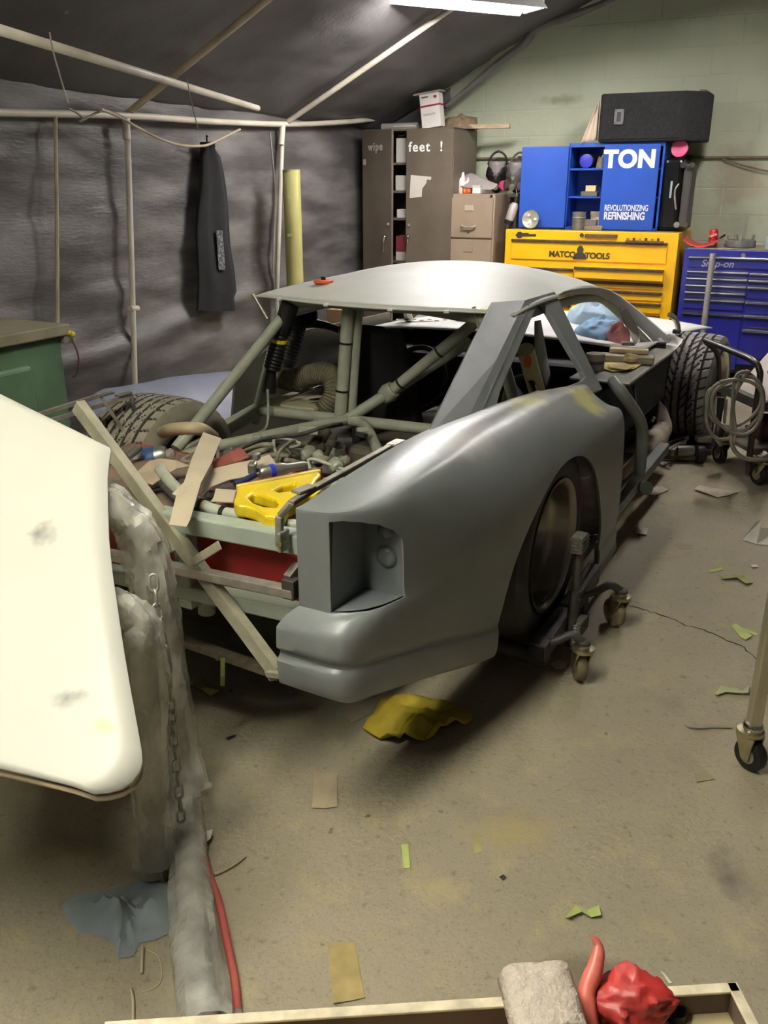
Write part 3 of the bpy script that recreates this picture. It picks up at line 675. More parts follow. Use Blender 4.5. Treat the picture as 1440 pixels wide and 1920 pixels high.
MB().tube(spline([(-.02, .01, .06), (.03, .02, .09), (.05, .02, .12)], 4), .006, 6).build('stalk', BLACK, t)
# pipe along the wall
t = room_thing('wall_conduit', 'thin rusty conduit running along the green wall', 'conduit', -2, WB - .02, 1.5)
z1_, z2_ = RB(905, 297, WB - .02).z - 1.5, RB(1440, 297, WB - .02).z - 1.5
MB().tube([(-1.2, 0, z1_), (2.4, 0, z2_)], .011, 8).build('pipe_body', mat('rusty_pipe', S(110, 96, 78), .7, var=.25, scale=20), t, smooth=60)
for xx in (-.5, .9, 2.0): MB().box(xx - .015, xx + .015, -.014, .02, z1_ - .02 + (z2_ - z1_) * (xx + 1.2) / 3.6, z1_ + .02 + (z2_ - z1_) * (xx + 1.2) / 3.6).build('clip', STEEL_DARK, t)
MB().tube(spline([(1.15, -.01, z2_), (1.35, -.02, z2_ - .06), (1.6, -.02, z2_ - .10), (1.85, -.01, z2_ - .04)], 5), .007, 6).build('loose_wire', mat('rusty_pipe', S(110, 96, 78)), t)
t = room_thing('hanging_brush', 'dark brush hanging from the conduit by the visor mask', 'brush', -2.36, WB - .045, 1.52)
MB().lathe([(.004, .16), (.008, .1), (.02, .06), (.024, .0), (.01, -.01)], 12).build('brush_body', BLACK, t, smooth=60)
MB().tube([(0, 0, .15), (0, .012, .19)], .003, 6).build('hook', STEEL, t)

# ---- navy chest
nc = room_thing('navy_tool_chest', 'navy blue tool chest with chrome drawer trims', 'tool chest', -.3, FB)
NX = lambda a: a + .3
na, nb = NX(-.965), NX(.55); NT = 1.0
MB().box(na, nb, 0, .6, .17, NT).build('body', NAVY, nc, bevel=.006)
MB().box(na + .02, nb - .02, .02, .58, NT, NT + .006).build('top_mat', mat('dusty_top', S(138, 128, 108), .85, var=.2, scale=14), nc)
TRIM = mat('bright_trim', S(200, 200, 205), .18, metal=1, var=.05)
def ndrawer(x0, x1, z0, z1):
    d = MB().box(x0, x1, -.01, .0, z0, z1 - .006).build('drawer', NAVY, nc, bevel=.003)
    MB().box(x0 - .004, x1 + .004, -.028, -.009, z1 - .016, z1).build('trim', TRIM, d, bevel=.005)
    return d
zn = lambda v: RB(1340, v, FB).z
c1, c2 = NX(-.925), NX(-.50); c3, c4 = NX(-.485), nb - .05
topd = ndrawer(c1, c4, zn(502), zn(481))
text('lettering', 'Snap-on', .07, mat('chrome_lettering', S(170, 170, 180), .3, metal=.6, var=.05), topd, (NX(-.835), -.0115, zn(500)), UPRIGHT, offset=.001, shear=.25)
for va, vb in ((508, 519), (521, 532), (534, 545), (547, 558), (561, 580), (587, 690)): ndrawer(c1, c2, zn(vb), zn(va))
zm = lambda v: RB(1420, v, FB).z
for va, vb in ((512, 522), (525, 536), (538, 560), (566, 588), (592, 615), (619, 672)): ndrawer(c3, c4, zm(vb), zm(va))
MB().tube([(NX(-.55), 0, NT - .035), (NX(-.55), -.012, NT - .035)], .016, 14).build('lock', CHROME, nc, smooth=40)
MB().box(na + .03, nb - .03, .03, .57, .1, .17).build('base_frame', BLACK, nc)
for sx in (na + .08, nb - .08):
    for sy in (.08, .5):
        MB().lathe([(.05, -.02), (.052, -.012), (.052, .012), (.05, .02)], 16, rotm('Y', math.pi / 2, (sx, sy, .052))).build('caster', BLACK, nc, smooth=40)
# on the navy chest
NTZ = NT + .006
t = room_thing('soda_can', 'red soda can with white swirl on the navy chest', 'can', -.80, 7.36, NTZ)
CAN = mat('red_can', S(196, 34, 36), .3, metal=.3, var=.05); blob(CAN, (0, -.035, .02), (.04, .05, .035), S(214, 206, 200), nscale=20, namt=.25)
MB().lathe([(.024, 0), (.033, .008), (.033, .108), (.027, .12), (.025, .122)], 24).build('can_body', CAN, t, smooth=40)
MB().lathe([(.0255, .119), (.0265, .123), (.024, .121)], 24, caps=False).build('can_rim', CHROME, t, smooth=60)
text('lettering', 'Coca-Cola', .026, LETTER, t, (-.026, -.0338, .064), (math.pi / 2, R(-20), 0), offset=.0004, xs=.5)
t = room_thing('red_scoop', 'curved red plastic scoop lying on the navy chest', 'scoop', -.865, 7.22, NTZ)
MB().grid(lambda u, v: Vector(((u - .5) * .25, (v - .5) * .16, .004 + .05 * (2 * u - 1) ** 2 + .02 * v)), 14, 6).build('scoop_body', mat('faded_red', S(178, 64, 60), .5), t, smooth=180, solid=.004, offset=1)
MB().tube([(.10, .04, .05), (.15, .10, .085)], .008, 8).build('scoop_handle', BLACK, t)
t = room_thing('steel_ring', 'dull steel ring part lying on the navy chest', 'ring', -.60, 7.30, NTZ)
MB().lathe([(.10, 0), (.11, .005), (.11, .05), (.1, .055), (.085, .05), (.085, 0)], 28).build('ring_body', mat('dull_tin', S(136, 134, 130)), t, smooth=40)
for k in range(4): MB().lathe([(.01, .05), (.012, .06), (.012, .085), (.006, .09)], 10, Matrix.Translation((.1 * math.cos(k * 1.4 + .6), .1 * math.sin(k * 1.4 + .6), 0))).build('stud', STEEL, t, smooth=40)
crumple('blue_cloth', 'pale blue cloth heaped at the right of the navy chest', 'rag', (-.31, 7.3, NTZ), .12, .13, .16, BLUE_RAG, 21)
# jack handle standing before the navy chest
t = room_thing('jack_handle', 'upright grey steel jack handle before the navy chest', 'handle', *RZ(1304, 735, 0).xy)
hp0 = RZ(1304, 735, 0); b_ = hp0.y; ztop = RB(1305, 474, b_).z
MB().tube([(0, 0, .0), (0, 0, ztop * .42)], .0225, 14).build('lower_tube', STEEL, t, smooth=40)
MB().tube([(0, 0, ztop * .42), (0, 0, ztop)], .021, 14).build('upper_tube', mat('grey_tube', S(156, 154, 152), .4, metal=.3), t, smooth=40)
MB().lathe([(.024, 0), (.0245, .006), (.024, .012)], 14, Matrix.Translation((0, 0, ztop * .42))).build('collar', STEEL_DARK, t)

# paper roll standing in the tent corner
t = room_thing('masking_paper_roll', 'tall roll of olive masking paper standing in the tent corner', 'roll', -3.50, 6.05)
pr_ = RA(546, 318, -3.50); 
t.location = rw(-3.50, pr_.y); zt_ = pr_.z
RPAP = mat('olive_paper', S(166, 160, 100), .75, var=.08, scale=4, stretch=(1, 1, .2))
MB().lathe([(.062, 0), (.062, zt_), (.055, zt_), (.05, zt_ - .01)], 24).build('roll_body', RPAP, t, smooth=40)
MB().grid(lambda u, v: Vector(((.064 + .004 * u) * math.cos(-2.2 + 1.9 * u), (.064 + .004 * u) * math.sin(-2.2 + 1.9 * u), .02 + (zt_ - .05) * v + .03 * u)), 10, 4).build('loose_edge', RPAP, t, smooth=180, solid=.001)
MB().box(-.02, .02, -.0685, -.067, zt_ - .45, zt_ - .43, Matrix.Rotation(.2, 4, 'Z')).build('tape_mark', MASK_GREEN, t)

# jacket hung on the tent wall
t = room_thing('hanging_jacket', 'dark jacket hanging from the rope on the tent wall', 'jacket', -3.62, 4.9, 0)
JB = Vector((-3.62, 4.9, 0))
def jac(u, v):
    vv = 266 + (582 - 266) * v
    ul = 376 - 8 * v + 3 * math.sin(v * 9); ur = 402 + 40 * min(1, v * 1.35) + 5 * math.sin(v * 7) - (6 if v > .9 else 0)
    if v < .06: ul, ur = 381, 399
    c0, c1 = RA(ul, vv, -3.69), RA(ur, vv + 6 * math.sin(v * 3), -3.69)
    m_ = (c0 + c1) / 2; h = (c1 - c0) / 2; an = 2 * math.pi * u
    k = 1 + .18 * math.sin(an * 5 + v * 4) + .1 * fbm(u * 6, v * 3)
    return m_ + h * math.cos(an) * (1 + .05 * math.sin(an * 7)) + Vector((.045 * k * math.sin(an), 0, 0)) - JB
JK = mat('dark_jacket_cloth', S(22, 22, 23), .95, var=.2, scale=12)
j = MB().grid(jac, 40, 24, wrap=True).build('jacket_body', JK, t, smooth=180)
def slv(u, v):
    vv = 432 + (506 - 432) * v; p = RA(405 + 12 * u + 5 * v, vv, -3.635); return p - JB
MB().grid(slv, 3, 10).build('printed_strip', mat('white_print', S(140, 140, 142), .8, var=.4, scale=60, lo=.45, hi=.5, col2=S(60, 60, 62)), t, solid=.002)
MB().tube(spline([RA(388, 268, -3.66) - JB, RA(388, 262, -3.62) - JB + Vector((.0, 0, .02)), RA(389, 256, -3.6) - JB], 4), .006, 6).build('hook', BLACK, t)

# ================================================================== the race car
car = thing('race_car', 'grey primer race car body shell on a tube frame, tail open', 'car', CO, CAR_ROT)
# ---- right rear quarter panel with bumper corner
blob(PRIMER, (.50, -.87, .74), (.34, .2, .10), S(196, 190, 110), soft=(.2, .55), nscale=9, namt=.55)
blob(PRIMER, (.12, -.80, .80), (.35, .12, .06), S(180, 178, 112), soft=(.2, .55), nscale=9, namt=.6)
blob(PRIMER, (-.45, -.80, .82), (.32, .14, .12), S(170, 170, 168), soft=(.1, .7), nscale=12, namt=.35)  # pale sanding dust on the deck, with the lamp's highlight painted in
QC = [  # lower plan x,y | upper plan x,y | bottom z | top z | side share | inner edge x,y,z
    (-1.10, -.65, -1.05, -.683, .348, .785, 0, -1.046, -.684, .786),
    (-1.10, -.70, -1.05, -.705, .347, .785, 0, -1.035, -.688, .787),
    (-1.10, -.755, -1.05, -.735, .346, .787, 0, -1.015, -.688, .788),
    (-1.098, -.795, -1.05, -.768, .345, .79, 0, -.985, -.688, .79),
    (-1.088, -.822, -1.035, -.798, .344, .792, .15, -.94, -.688, .793),
    (-1.06, -.842, -1.005, -.824, .342, .793, .35, -.88, -.688, .796),
    (-1.0, -.858, -.96, -.848, .335, .795, .6, -.82, -.688, .798),
    (-.925, -.876, -.90, -.872, .322, .797, .85, -.76, -.688, .80),
    (-.8, -.90, -.79, -.898, .295, .80, 1, -.68, -.688, .803),
    (-.65, -.925, -.65, -.924, .25, .80, 1, -.58, -.688, .806),
    (-.5, -.945, -.5, -.945, .205, .80, 1, -.47, -.69, .808),
    (-.35, -.96, -.35, -.96, .18, .80, 1, -.34, -.70, .808),
    (-.2, -.97, -.2, -.97, .16, .797, 1, -.2, -.72, .806),
    (0, -.977, 0, -.977, .14, .79, 1, 0, -.735, .80),
    (.2, -.98, .2, -.98, .12, .775, 1, .2, -.75, .79),
    (.4, -.98, .4, -.98, .11, .752, 1, .4, -.765, .768),
    (.55, -.98, .55, -.98, .11, .735, 1, .55, -.775, .75),
    (.68, -.975, .66, -.972, .11, .715, 1, .70, -.785, .73)]
def qcol(c):
    xl, yl, xu, yu, zb, zt, sh, xi, yi, zi = c
    inw = Vector((1 - sh, sh, 0)).normalized(); lo, up = Vector((xl, yl, 0)), Vector((xu, yu, 0)); out = []
    zr = [zb, zb + .02, zb + .078, zb + .09, zb + .102, .462, .512, .537, .55, .62, .70, zt - .008, zt]
    zs = [zb, zb + .02, zb + .078, zb + .09, zb + .102, zb + .12, zb + .2, max(zb + .24, .50), .56, .625, .68, zt - .045, zt]
    ins_r = [.03, .004, 0, .014, .014, 0, .004, .5, 1, 1, 1, 1, 1]
    ins_s = [.012, .002, 0, .007, .008, .005, 0, 0, 0, .004, .022, .062, .13]
    for k in range(13):
        z = zr[k] * (1 - sh) + zs[k] * sh
        f = ins_r[k] if k >= 7 else 0
        base = lo.lerp(up, f)
        sh2 = sh if k < 9 else max(0, min(1, (xu + 1.12) / .75)) ** 1.3 * sh
        ins = (ins_r[k] if k < 7 else 0) * (1 - sh) + ins_s[k] * sh2
        out.append(base + inw * ins + Vector((0, 0, z)))
    p = out[-1]; q = Vector((xi, yi, zi))
    for t in (.12, .4, .7, 1.0):
        m_ = p.lerp(q, t); m_.z += .010 * sh * math.sin(math.pi * t) + .006 * sh * (1 - (1 - t) ** 3); out.append(m_)
    return out
cols = [qcol(c) for c in QC]; nr = len(cols[0])
mb = MB().add([p for c in cols for p in c], [(i * nr + j, (i + 1) * nr + j, (i + 1) * nr + j + 1, i * nr + j + 1) for i in range(len(cols) - 1) for j in range(nr - 1)])
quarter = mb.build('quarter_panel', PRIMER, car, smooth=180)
# the deck edge at the tail stays crisp
bmq = bmesh.new(); bmq.from_mesh(quarter.data); bmq.verts.ensure_lookup_table()
cl_ = bmq.edges.layers.float.new('crease_edge')
def crease(i0, j0, i1, j1, k):
    e = bmq.edges.get((bmq.verts[i0 * nr + j0], bmq.verts[i1 * nr + j1]))
    if e: e[cl_] = k
for i in range(0, 6):
    k = 1.0 - .16 * i
    crease(i, 12, i + 1, 12, k); crease(i, 8, i + 1, 8, k); crease(i, 6, i + 1, 6, .55 * k); crease(i, 5, i + 1, 5, .6 * k); crease(i, 2, i + 1, 2, .6 * k); crease(i, 1, i + 1, 1, .6 * k)
for j in range(9, 13): crease(3, j - 1, 3, j, .6)
for i in range(len(cols) - 1): crease(i, 3, i + 1, 3, .5); crease(i, 4, i + 1, 4, .5)
bmq.to_mesh(quarter.data); bmq.free()
md = quarter.modifiers.new('s', 'SUBSURF'); md.levels = 2; md.render_levels = 2
applied(quarter)
from mathutils.bvhtree import BVHTree
bmq = bmesh.new(); bmq.from_mesh(quarter.data); SKIN = BVHTree.FromBMesh(bmq)
def skin_x(y, z): h = SKIN.ray_cast(Vector((-1.6, y, z)), Vector((1, 0, 0)))[0]; return h.x if h else None
def skin_y(x, z): h = SKIN.ray_cast(Vector((x, -1.4, z)), Vector((0, 1, 0)))[0]; return h.y if h else None
md = quarter.modifiers.new('t', 'SOLIDIFY'); md.thickness = .008; md.offset = 0
ARCH = [(-.47, -.1), (-.475, .16), (-.475, .29), (-.43, .42), (-.36, .51), (-.26, .585), (-.14, .635), (0, .655), (.13, .635), (.24, .57), (.33, .46), (.40, .33), (.43, .2), (.43, -.1)]
def smooth_poly(pts, k=4): return [(p.x, p.y) for p in spline([(x, y, 0) for x, y in pts], k)]
carch = MB().prism(smooth_poly(ARCH), -1.2, -.80, lambda x, y, h: Vector((x, h, y))).build('cutter', None, car)
PK = [(-.768, .556), (-.768, .772), (-.795, .775), (-.82, .768), (-.842, .752), (-.858, .727), (-.868, .697), (-.876, .657), (-.886, .61), (-1.0, .60), (-1.0, .556)]
cpock = MB().prism(PK, -1.3, -.903, lambda x, y, h: Vector((h, x, y))).build('cutter', None, car)
cut(quarter, carch); cut(quarter, cpock)
applied(quarter)
for c in (carch, cpock): bpy.data.objects.remove(c)
quarter.data.polygons.foreach_set('use_smooth', [True] * len(quarter.data.polygons)); quarter.data.set_sharp_from_angle(angle=R(35))
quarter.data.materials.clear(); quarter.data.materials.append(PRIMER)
quarter['label'] = 'grey primer rear quarter panel with empty tail lamp pocket'
# the empty tail lamp pocket
GLOSS_GREY = mat('wet_grey_primer', S(112, 118, 120), .25, var=.06, scale=8)
XB, YI, ZF = -.904, -.767, .556
def ptop(y):                                            # height of the pocket roof at y
    pts_ = PK[1:9]
    for (y0, z0), (y1, z1) in zip(pts_, pts_[1:]):
        if y1 <= y <= y0: return z0 + (z1 - z0) * (y - y0) / (y1 - y0)
    return .60
mb = MB()
x_i = skin_x(YI, .66) or -1.05
mb.add([(x_i, YI, ZF), (XB, YI, ZF), (XB, YI, ptop(-.769)), (x_i, YI, ptop(-.769))], [(0, 1, 2, 3)])
outer = []                                              # right edge of the back wall, from the floor up to the roof curve
for k in range(25):
    z = ZF + .215 * k / 24; y = skin_y(XB, z)
    if y is None: break
    if z > ptop(y): break
    outer.append((y, z))
ye = outer[-1][0]; roofc = [(YI + (ye - YI) * k / 14, ptop(YI + (ye - YI) * k / 14)) for k in range(15)]
bw = [(YI, ZF)] + roofc + outer[::-1]
mb.add([(XB, y, z) for y, z in bw], [tuple(range(len(bw)))])
fl_ = [(skin_x(YI + (outer[0][0] - YI) * k / 10, ZF - .002) or XB, YI + (outer[0][0] - YI) * k / 10) for k in range(11)]
mb.add([(min(x, XB) - .002, y, ZF) for x, y in fl_] + [(XB, y, ZF) for x, y in fl_[::-1]], [tuple(range(22))])
rx = [min(skin_x(y, z - .003) or XB, XB) for y, z in roofc]
for k in range(14):
    (y0, z0), (y1, z1) = roofc[k], roofc[k + 1]
    mb.add([(rx[k], y0, z0), (XB, y0, z0), (XB, y1, z1), (rx[k + 1], y1, z1)], [(0, 1, 2, 3)])
pocket = mb.build('tail_lamp_pocket', GLOSS_GREY, quarter, smooth=30)
for y, z, r_ in ((-.828, .648, .026), (-.825, .712, .019)):
    MB().lathe([(r_, 0), (r_ * .96, .008), (r_ * .6, .013), (r_ * .1, .014)], 20, rotm('Y', -math.pi / 2, (-.902, y, z))).build('bulb_boss', GLOSS_GREY, quarter, smooth=60)
# lower strip under the deck edge, and fasteners on the deck
for u, v, z in ((615, 936, .792), (788, 834, .806)):
    p = CZ(u, v, z)
    MB().lathe([(.014, 0), (.014, .003), (.008, .006), (.001, .006)], 14, Matrix.Translation((p.x, p.y, p.z - .004))).build('deck_fastener', ALU if v > 900 else STEEL_DARK, quarter, smooth=40)
p = CZ(615, 936, .792); MB().box(-.03, .03, -.009, .009, 0, .003, Matrix.Translation((p.x, p.y, p.z - .004)) @ Matrix.Rotation(R(60), 4, 'Z')).build('fastener_plate', ALU, quarter, bevel=.002)
# ---- sail panel
SP0 = c2w(0, -.74, .80); SN = CFW.cross(CLF * .19 + Vector((0, 0, .25))).normalized()
def SL(u, v): return w2c(hit(u, v, SP0, SN))
A0_, A1_, F0_, F1_, FR0, FR1 = SL(806, 815), SL(944, 562), SL(850, 815), SL(985, 562), SL(1125, 722), SL(1040, 546)
dn_ = Vector((0, -.19, -.25)).normalized() * .02
F0_ += dn_; FR0 += dn_; A0_ += dn_ * .5
inn = Vector((0, .045, -.01))
tri_px = [(943, 772), (933, 755), (938, 735), (970, 660), (1000, 590), (1008, 572), (1014, 564), (1021, 570), (1055, 630), (1093, 695), (1097, 706), (1090, 714), (1020, 740)]
tri = [SL(*p) for p in tri_px]
bm = bmesh.new()
ov = [bm.verts.new(p) for p in (F0_, F0_.lerp(FR0, .35), F0_.lerp(FR0, .7), FR0, FR0.lerp(FR1, .5), FR1, F1_, F0_.lerp(F1_, .5))]
iv = [bm.verts.new(p) for p in tri]
es = [bm.edges.new((a, b)) for l in (ov, iv) for a, b in zip(l, l[1:] + l[:1])]
bmesh.ops.triangle_fill(bm, edges=es, use_beauty=True)
a0 = bm.verts.new(A0_ + inn * .4); a1 = bm.verts.new(A1_ + inn)
am = bm.verts.new((A0_ + A1_) / 2 + inn * .7)
bm.faces.new((a0, ov[0], ov[7], am)); bm.faces.new((am, ov[7], ov[6], a1))
bmesh.ops.recalc_face_normals(bm, faces=bm.faces)
me = bpy.data.meshes.new('sail_panel'); bm.to_mesh(me); bm.free(); me.materials.append(PRIMER_RAW)
sail = bpy.data.objects.new('sail_panel', me); COL.objects.link(sail); sail.parent = car
md = sail.modifiers.new('t', 'SOLIDIFY'); md.thickness = .022; md.offset = -1
md = sail.modifiers.new('b', 'BEVEL'); md.width = .003; md.segments = 2; md.limit_method = 'ANGLE'; md.angle_limit = R(30)
# a raised seam along the fold
e0, e1 = F0_.lerp(F1_, .03) + Vector((.10, -.001, 0)), F0_.lerp(F1_, .97) + Vector((.07, -.001, 0))
MB().bar(e0, e1, .004, .006, up=(0, -.8, .6)).build('seam', PRIMER, sail)
# ---- roof skin
def roof(u, v):
    y = .585 * (1 - 2 * u); q = (y / .585) ** 2
    xr = .355 + .135 * q; xf = 1.80 - .10 * q; x = xr + (xf - xr) * v
    if x < 1.25: z = 1.118 - .10 * ((1.25 - x) / .9) ** 2
    else: z = 1.118 - .09 * ((x - 1.25) / .6) ** 2
    crown = .025 + .055 * min(1, v * 2.2)
    return Vector((x, y, z - crown * q - .012 * q ** 4))
blob(WHITE_FILL, (.50, -.50, 1.03), (.12, .09, .1), S(206, 204, 120), nscale=16, namt=.4)
blob(WHITE_FILL, (.50, .58, 1.03), (.05, .05, .05), S(206, 204, 120), nscale=16, namt=.4)
rf = MB().grid(roof, 40, 30).build('roof', WHITE_FILL, car, smooth=180, solid=.006)
for uu in (.16, .38, .62, .80):
    p = roof(uu, 0); MB().box(p.x - .004, p.x + .010, p.y - .014, p.y + .008, p.z - .010, p.z + .002).build('edge_clip', WHITE_GLOSS, rf, bevel=.003)
# right door frame: rail below the roof, windscreen pillar
def quadstrip(name, L1, L2, m, parent, solid=.01, sub=1):
    n = len(L1); return MB().add(list(L1) + list(L2), [(i, i + 1, n + i + 1, n + i) for i in range(n - 1)]).build(name, m, parent, smooth=180, solid=solid, sub=sub)
out_ = [Vector((.98, -.590, 1.045)), Vector((1.25, -.600, 1.035)), Vector((1.55, -.605, 1.012)), Vector((1.78, -.62, .965)), Vector((2.05, -.70, .83)), Vector((2.30, -.78, .70)), Vector((2.42, -.80, .64))]
inn_ = [Vector((.98, -.565, 1.01)), Vector((1.25, -.575, 1.0)), Vector((1.52, -.58, .975)), Vector((1.70, -.60, .93)), Vector((1.93, -.68, .80)), Vector((2.12, -.765, .665)), Vector((2.18, -.79, .60))]
quadstrip('door_frame_rail', out_, inn_, mat('pale_grey_primer', S(176, 178, 178), .5, var=.06), car)
film = [Vector((1.80, -.64, .90)), Vector((1.95, -.66, .86)), Vector((2.0, -.70, .74))], [Vector((1.72, -.64, .88)), Vector((1.78, -.68, .78)), Vector((1.84, -.72, .68))]
quadstrip('film_scrap', film[0], film[1], mat('smoky_film', S(120, 108, 92), .3, alpha=.6, var=.2), car, .002)
# left windscreen pillar, white
quadstrip('windscreen_pillar', [Vector((1.70, .56, 1.0)), Vector((2.0, .66, .86)), Vector((2.3, .76, .70))], [Vector((1.62, .52, .98)), Vector((1.90, .60, .84)), Vector((2.15, .70, .70))], WHITE_GLOSS, car)
# ---- white hood and front fenders
def hood(u, v):
    y = .76 - 1.52 * u; x = 1.66 + 2.14 * v
    return Vector((x + .12 * (y / .76) ** 2 * (1 - v), y, .70 + .05 * (1 - (y / .76) ** 2) - .16 * v ** 1.6))
MB().grid(hood, 20, 20).build('hood', WHITE_GLOSS, car, smooth=180, solid=.01)
def fend(u, v):
    x = 2.25 + 1.5 * v; an = u * 1.5
    arch = max(0, .40 ** 2 - (x - 2.75) ** 2) ** .5
    zlow = max(.35, .345 + arch) + .0
    ztop = .72 - .12 * v; z = ztop - (ztop - zlow) * max(0, (u - .4) / .6); y = -.76 - .20 * math.sin(min(1, u / .4) * math.pi / 2) * .9
    return Vector((x, y, z + (.02 if u < .2 else 0)))
ft = [(2.12, -.755, .705), (2.36, -.765, .70), (2.42, -.83, .665), (2.30, -.84, .66), (2.18, -.80, .60)]
MB().add(ft + [(x, y + .015, z - .02) for x, y, z in ft], [(0, 1, 2, 3, 4), (9, 8, 7, 6, 5)] + [(i, (i + 1) % 5, 5 + (i + 1) % 5, 5 + i) for i in range(5)]).build('fender_tip', WHITE_GLOSS, car, bevel=.003)
# ---- roll cage and frame tubes
HX = .50
TR = .0235
def ct(pts, r=TR, name='cage_tube', m=CAGE, n=14, k=0): return MB().tube(spline(pts, k) if k else pts, r, n).build(name, m, car, smooth=50)
xl_, xr_ = CX(482, 768, HX), CX(812, 806, HX)
dxy = (xr_ - xl_); xr2 = xl_ + dxy * 1.28
ct([xl_, xr2], TR)                                                   # cross bar of the hoop
top_l = CX(546, 560, HX); ct([top_l, CX(510, 660, HX), CX(478, 792, HX)], TR)   # left hoop leg
ct([CX(655, 560, HX), CX(638, 780, HX)], .026)                        # centre upright
ct([CX(674, 560, HX + .03), CX(660, 775, HX + .03)], .018, m=CAGE)
for v in (640, 730):
    f_ = (v - 560) / 220; p = CX(655, 560, HX).lerp(CX(638, 780, HX), f_); d_ = (CX(638, 780, HX) - CX(655, 560, HX)).normalized()
    MB().tube([p - d_ * .004, p + d_ * .004], .0285, 16).build('cable_tie', BLACK, car, smooth=40)
br_t, br_b = CX(540, 582, HX), CX(330, 842, -.12)
ct([br_t, br_b], TR)                                                  # left rear brace
cen = CX(652, 786, HX)
dA = CY(872, 650, -.62); 
pa_ = cen; pb_ = Vector((1.15, -.62, .80)); pb_ = CX(880, 640, .95)
ct([pa_, pb_], TR + .001)                                             # diagonal towards the right
jn = pa_.lerp(pb_, .33); te = CX(926, 576, .70)
ct([jn, te], TR)
MB().lathe([(.035, -.03), (.042, 0), (.035, .03)], 14, align(jn, te)).build('tube_joint', CAGE, car, smooth=50)
for f_ in (.12, .5):
    p = jn.lerp(te, f_); d_ = (te - jn).normalized(); MB().tube([p - d_ * .004, p + d_ * .004], TR + .003, 14).build('cable_tie', BLACK, car, smooth=40)
lb = CX(405, 838, -.05); ct([cen, lb], TR); ct([lb, CX(330, 860, -.15)], TR)
ct(spline([cen + Vector((-.02, -.03, 0)), CX(686, 800, HX - .06), CX(718, 868, HX - .3)], 4), TR - .002)
MB().bar(xl_ + Vector((.03, .0, .0)), CX(340, 850, .02), .05, .055).build('frame_rail', CAGE, car, bevel=.006)
MB().bar(Vector((.45, -.66, xr2.z)), Vector((-.9, -.60, .56)), .05, .05).build('frame_rail', CAGE, car, bevel=.006)
MB().bar(Vector((.55, .5, .30)), Vector((-.9, .42, .56)), .05, .05).build('frame_rail', CAGE, car, bevel=.006)
ct([CX(474, 551, .45), CX(502, 598, .45)], .007, 'roof_stay', STEEL, 8); ct([CX(888, 575, .48), CX(902, 628, .48)], .008, 'roof_stay', STEEL, 8)
ct([Vector((HX, -.50, .95)), Vector((HX, -.64, .58))], TR); ct([CX(546, 568, HX), Vector((HX, .28, 1.006)), Vector((HX, -.2, 1.008)), Vector((HX, -.44, .988)), Vector((HX, -.52, .95))], TR)
ct([Vector((HX, -.50, .95)), Vector((.9, -.55, .985)), Vector((1.5, -.565, .965)), Vector((1.75, -.60, .90)), Vector((2.08, -.72, .68))], TR - .004, k=4)
ct([Vector((HX, .42, .95)), Vector((1.55, .50, .93)), Vector((2.1, .66, .66))], TR, k=4)
# black hose on the hoop leg, with a yellow band
def ringed(path, r, pitch, m, name, parent=car, k=8, amp=.12):
    P = spline(path, k); L = [0]
    for a, b in zip(P, P[1:]): L.append(L[-1] + (b - a).length)
    n = max(8, int(L[-1] / (pitch / 4))); pts = []; rs = []
    for i in range(n + 1):
        s_ = L[-1] * i / n; j_ = max(q for q in range(len(L)) if L[q] <= s_ + 1e-9); j_ = min(j_, len(P) - 2)
        f_ = (s_ - L[j_]) / max(1e-9, L[j_ + 1] - L[j_]); pts.append(P[j_].lerp(P[j_ + 1], f_))
        rs.append(r * (1 + amp * math.cos(2 * math.pi * s_ / pitch)))
    return MB().tube(pts, rs, 14).build(name, m, parent, smooth=180)
h1 = ringed([CX(526, 622, HX - .03), CX(518, 660, HX - .03), CX(510, 692, HX - .03)], .034, .016, BLACK, 'duct_hose')
MB().tube([CX(523, 634, HX - .03), CX(522, 640, HX - .03)], .040, 16).build('yellow_band', mat('yellow_band', S(230, 200, 40), .4), h1, smooth=40)
MB().tube([CX(545, 568, HX - .02), CX(527, 622, HX - .03)], .038, 16).build('duct_sleeve', BLACK, car, smooth=40)
ct([CX(508, 695, HX - .03), CX(505, 735, HX - .03)], [.022, .03], 'hose_end', BLACK)
HOSE = mat('dusty_ribbed_hose', S(96, 92, 70), .7, var=.3, scale=18)
ringed([CX(520, 706, .72), CX(548, 712, .72), CX(590, 702, .72), CX(615, 702, .70), CX(628, 722, .68), CX(624, 748, .66), CX(608, 772, .64)], .048, .014, HOSE, 'ribbed_hose', amp=.07)
ringed([CX(556, 600, .9), CX(546, 640, .85), CX(530, 690, .8), CX(524, 706, .74)], .05, .016, BLACK, 'ribbed_hose', amp=.07)
# dark interior: duct mouth, seat, dash, tunnel, door skin, floor pan
MB().lathe([(.055, 0), (.062, .02), (.062, .09), (.052, .09), (.05, .02), (.001, .015)], 20, align(CX(572, 590, .95), CX(562, 590, .7))).build('duct_mouth', BLACK_MATT, car, smooth=40)
MB().grid(lambda u, v: CX(575 + 58 * u, 597 + 14 * u * u + (16 - 4 * u) * v, 1.0 + .1 * u), 8, 3).build('duct_scoop', BLACK, car, smooth=180, solid=.03)
MB().box(.35, 2.2, -.80, .80, .20, .215).build('floor_pan', ALU, car)
DSK = mat('olive_door_skin', S(112, 110, 94), .5, metal=.2, var=.2, scale=4)
MB().add([(.55, .82, .22), (2.1, .82, .22), (2.1, .80, .74), (1.0, .80, .76), (.62, .80, .62)], [(0, 1, 2, 3, 4)]).build('door_skin', DSK, car, solid=.012)
MB().box(2.08, 2.12, -.80, .80, .22, .69).build('firewall', BLACK_MATT, car)
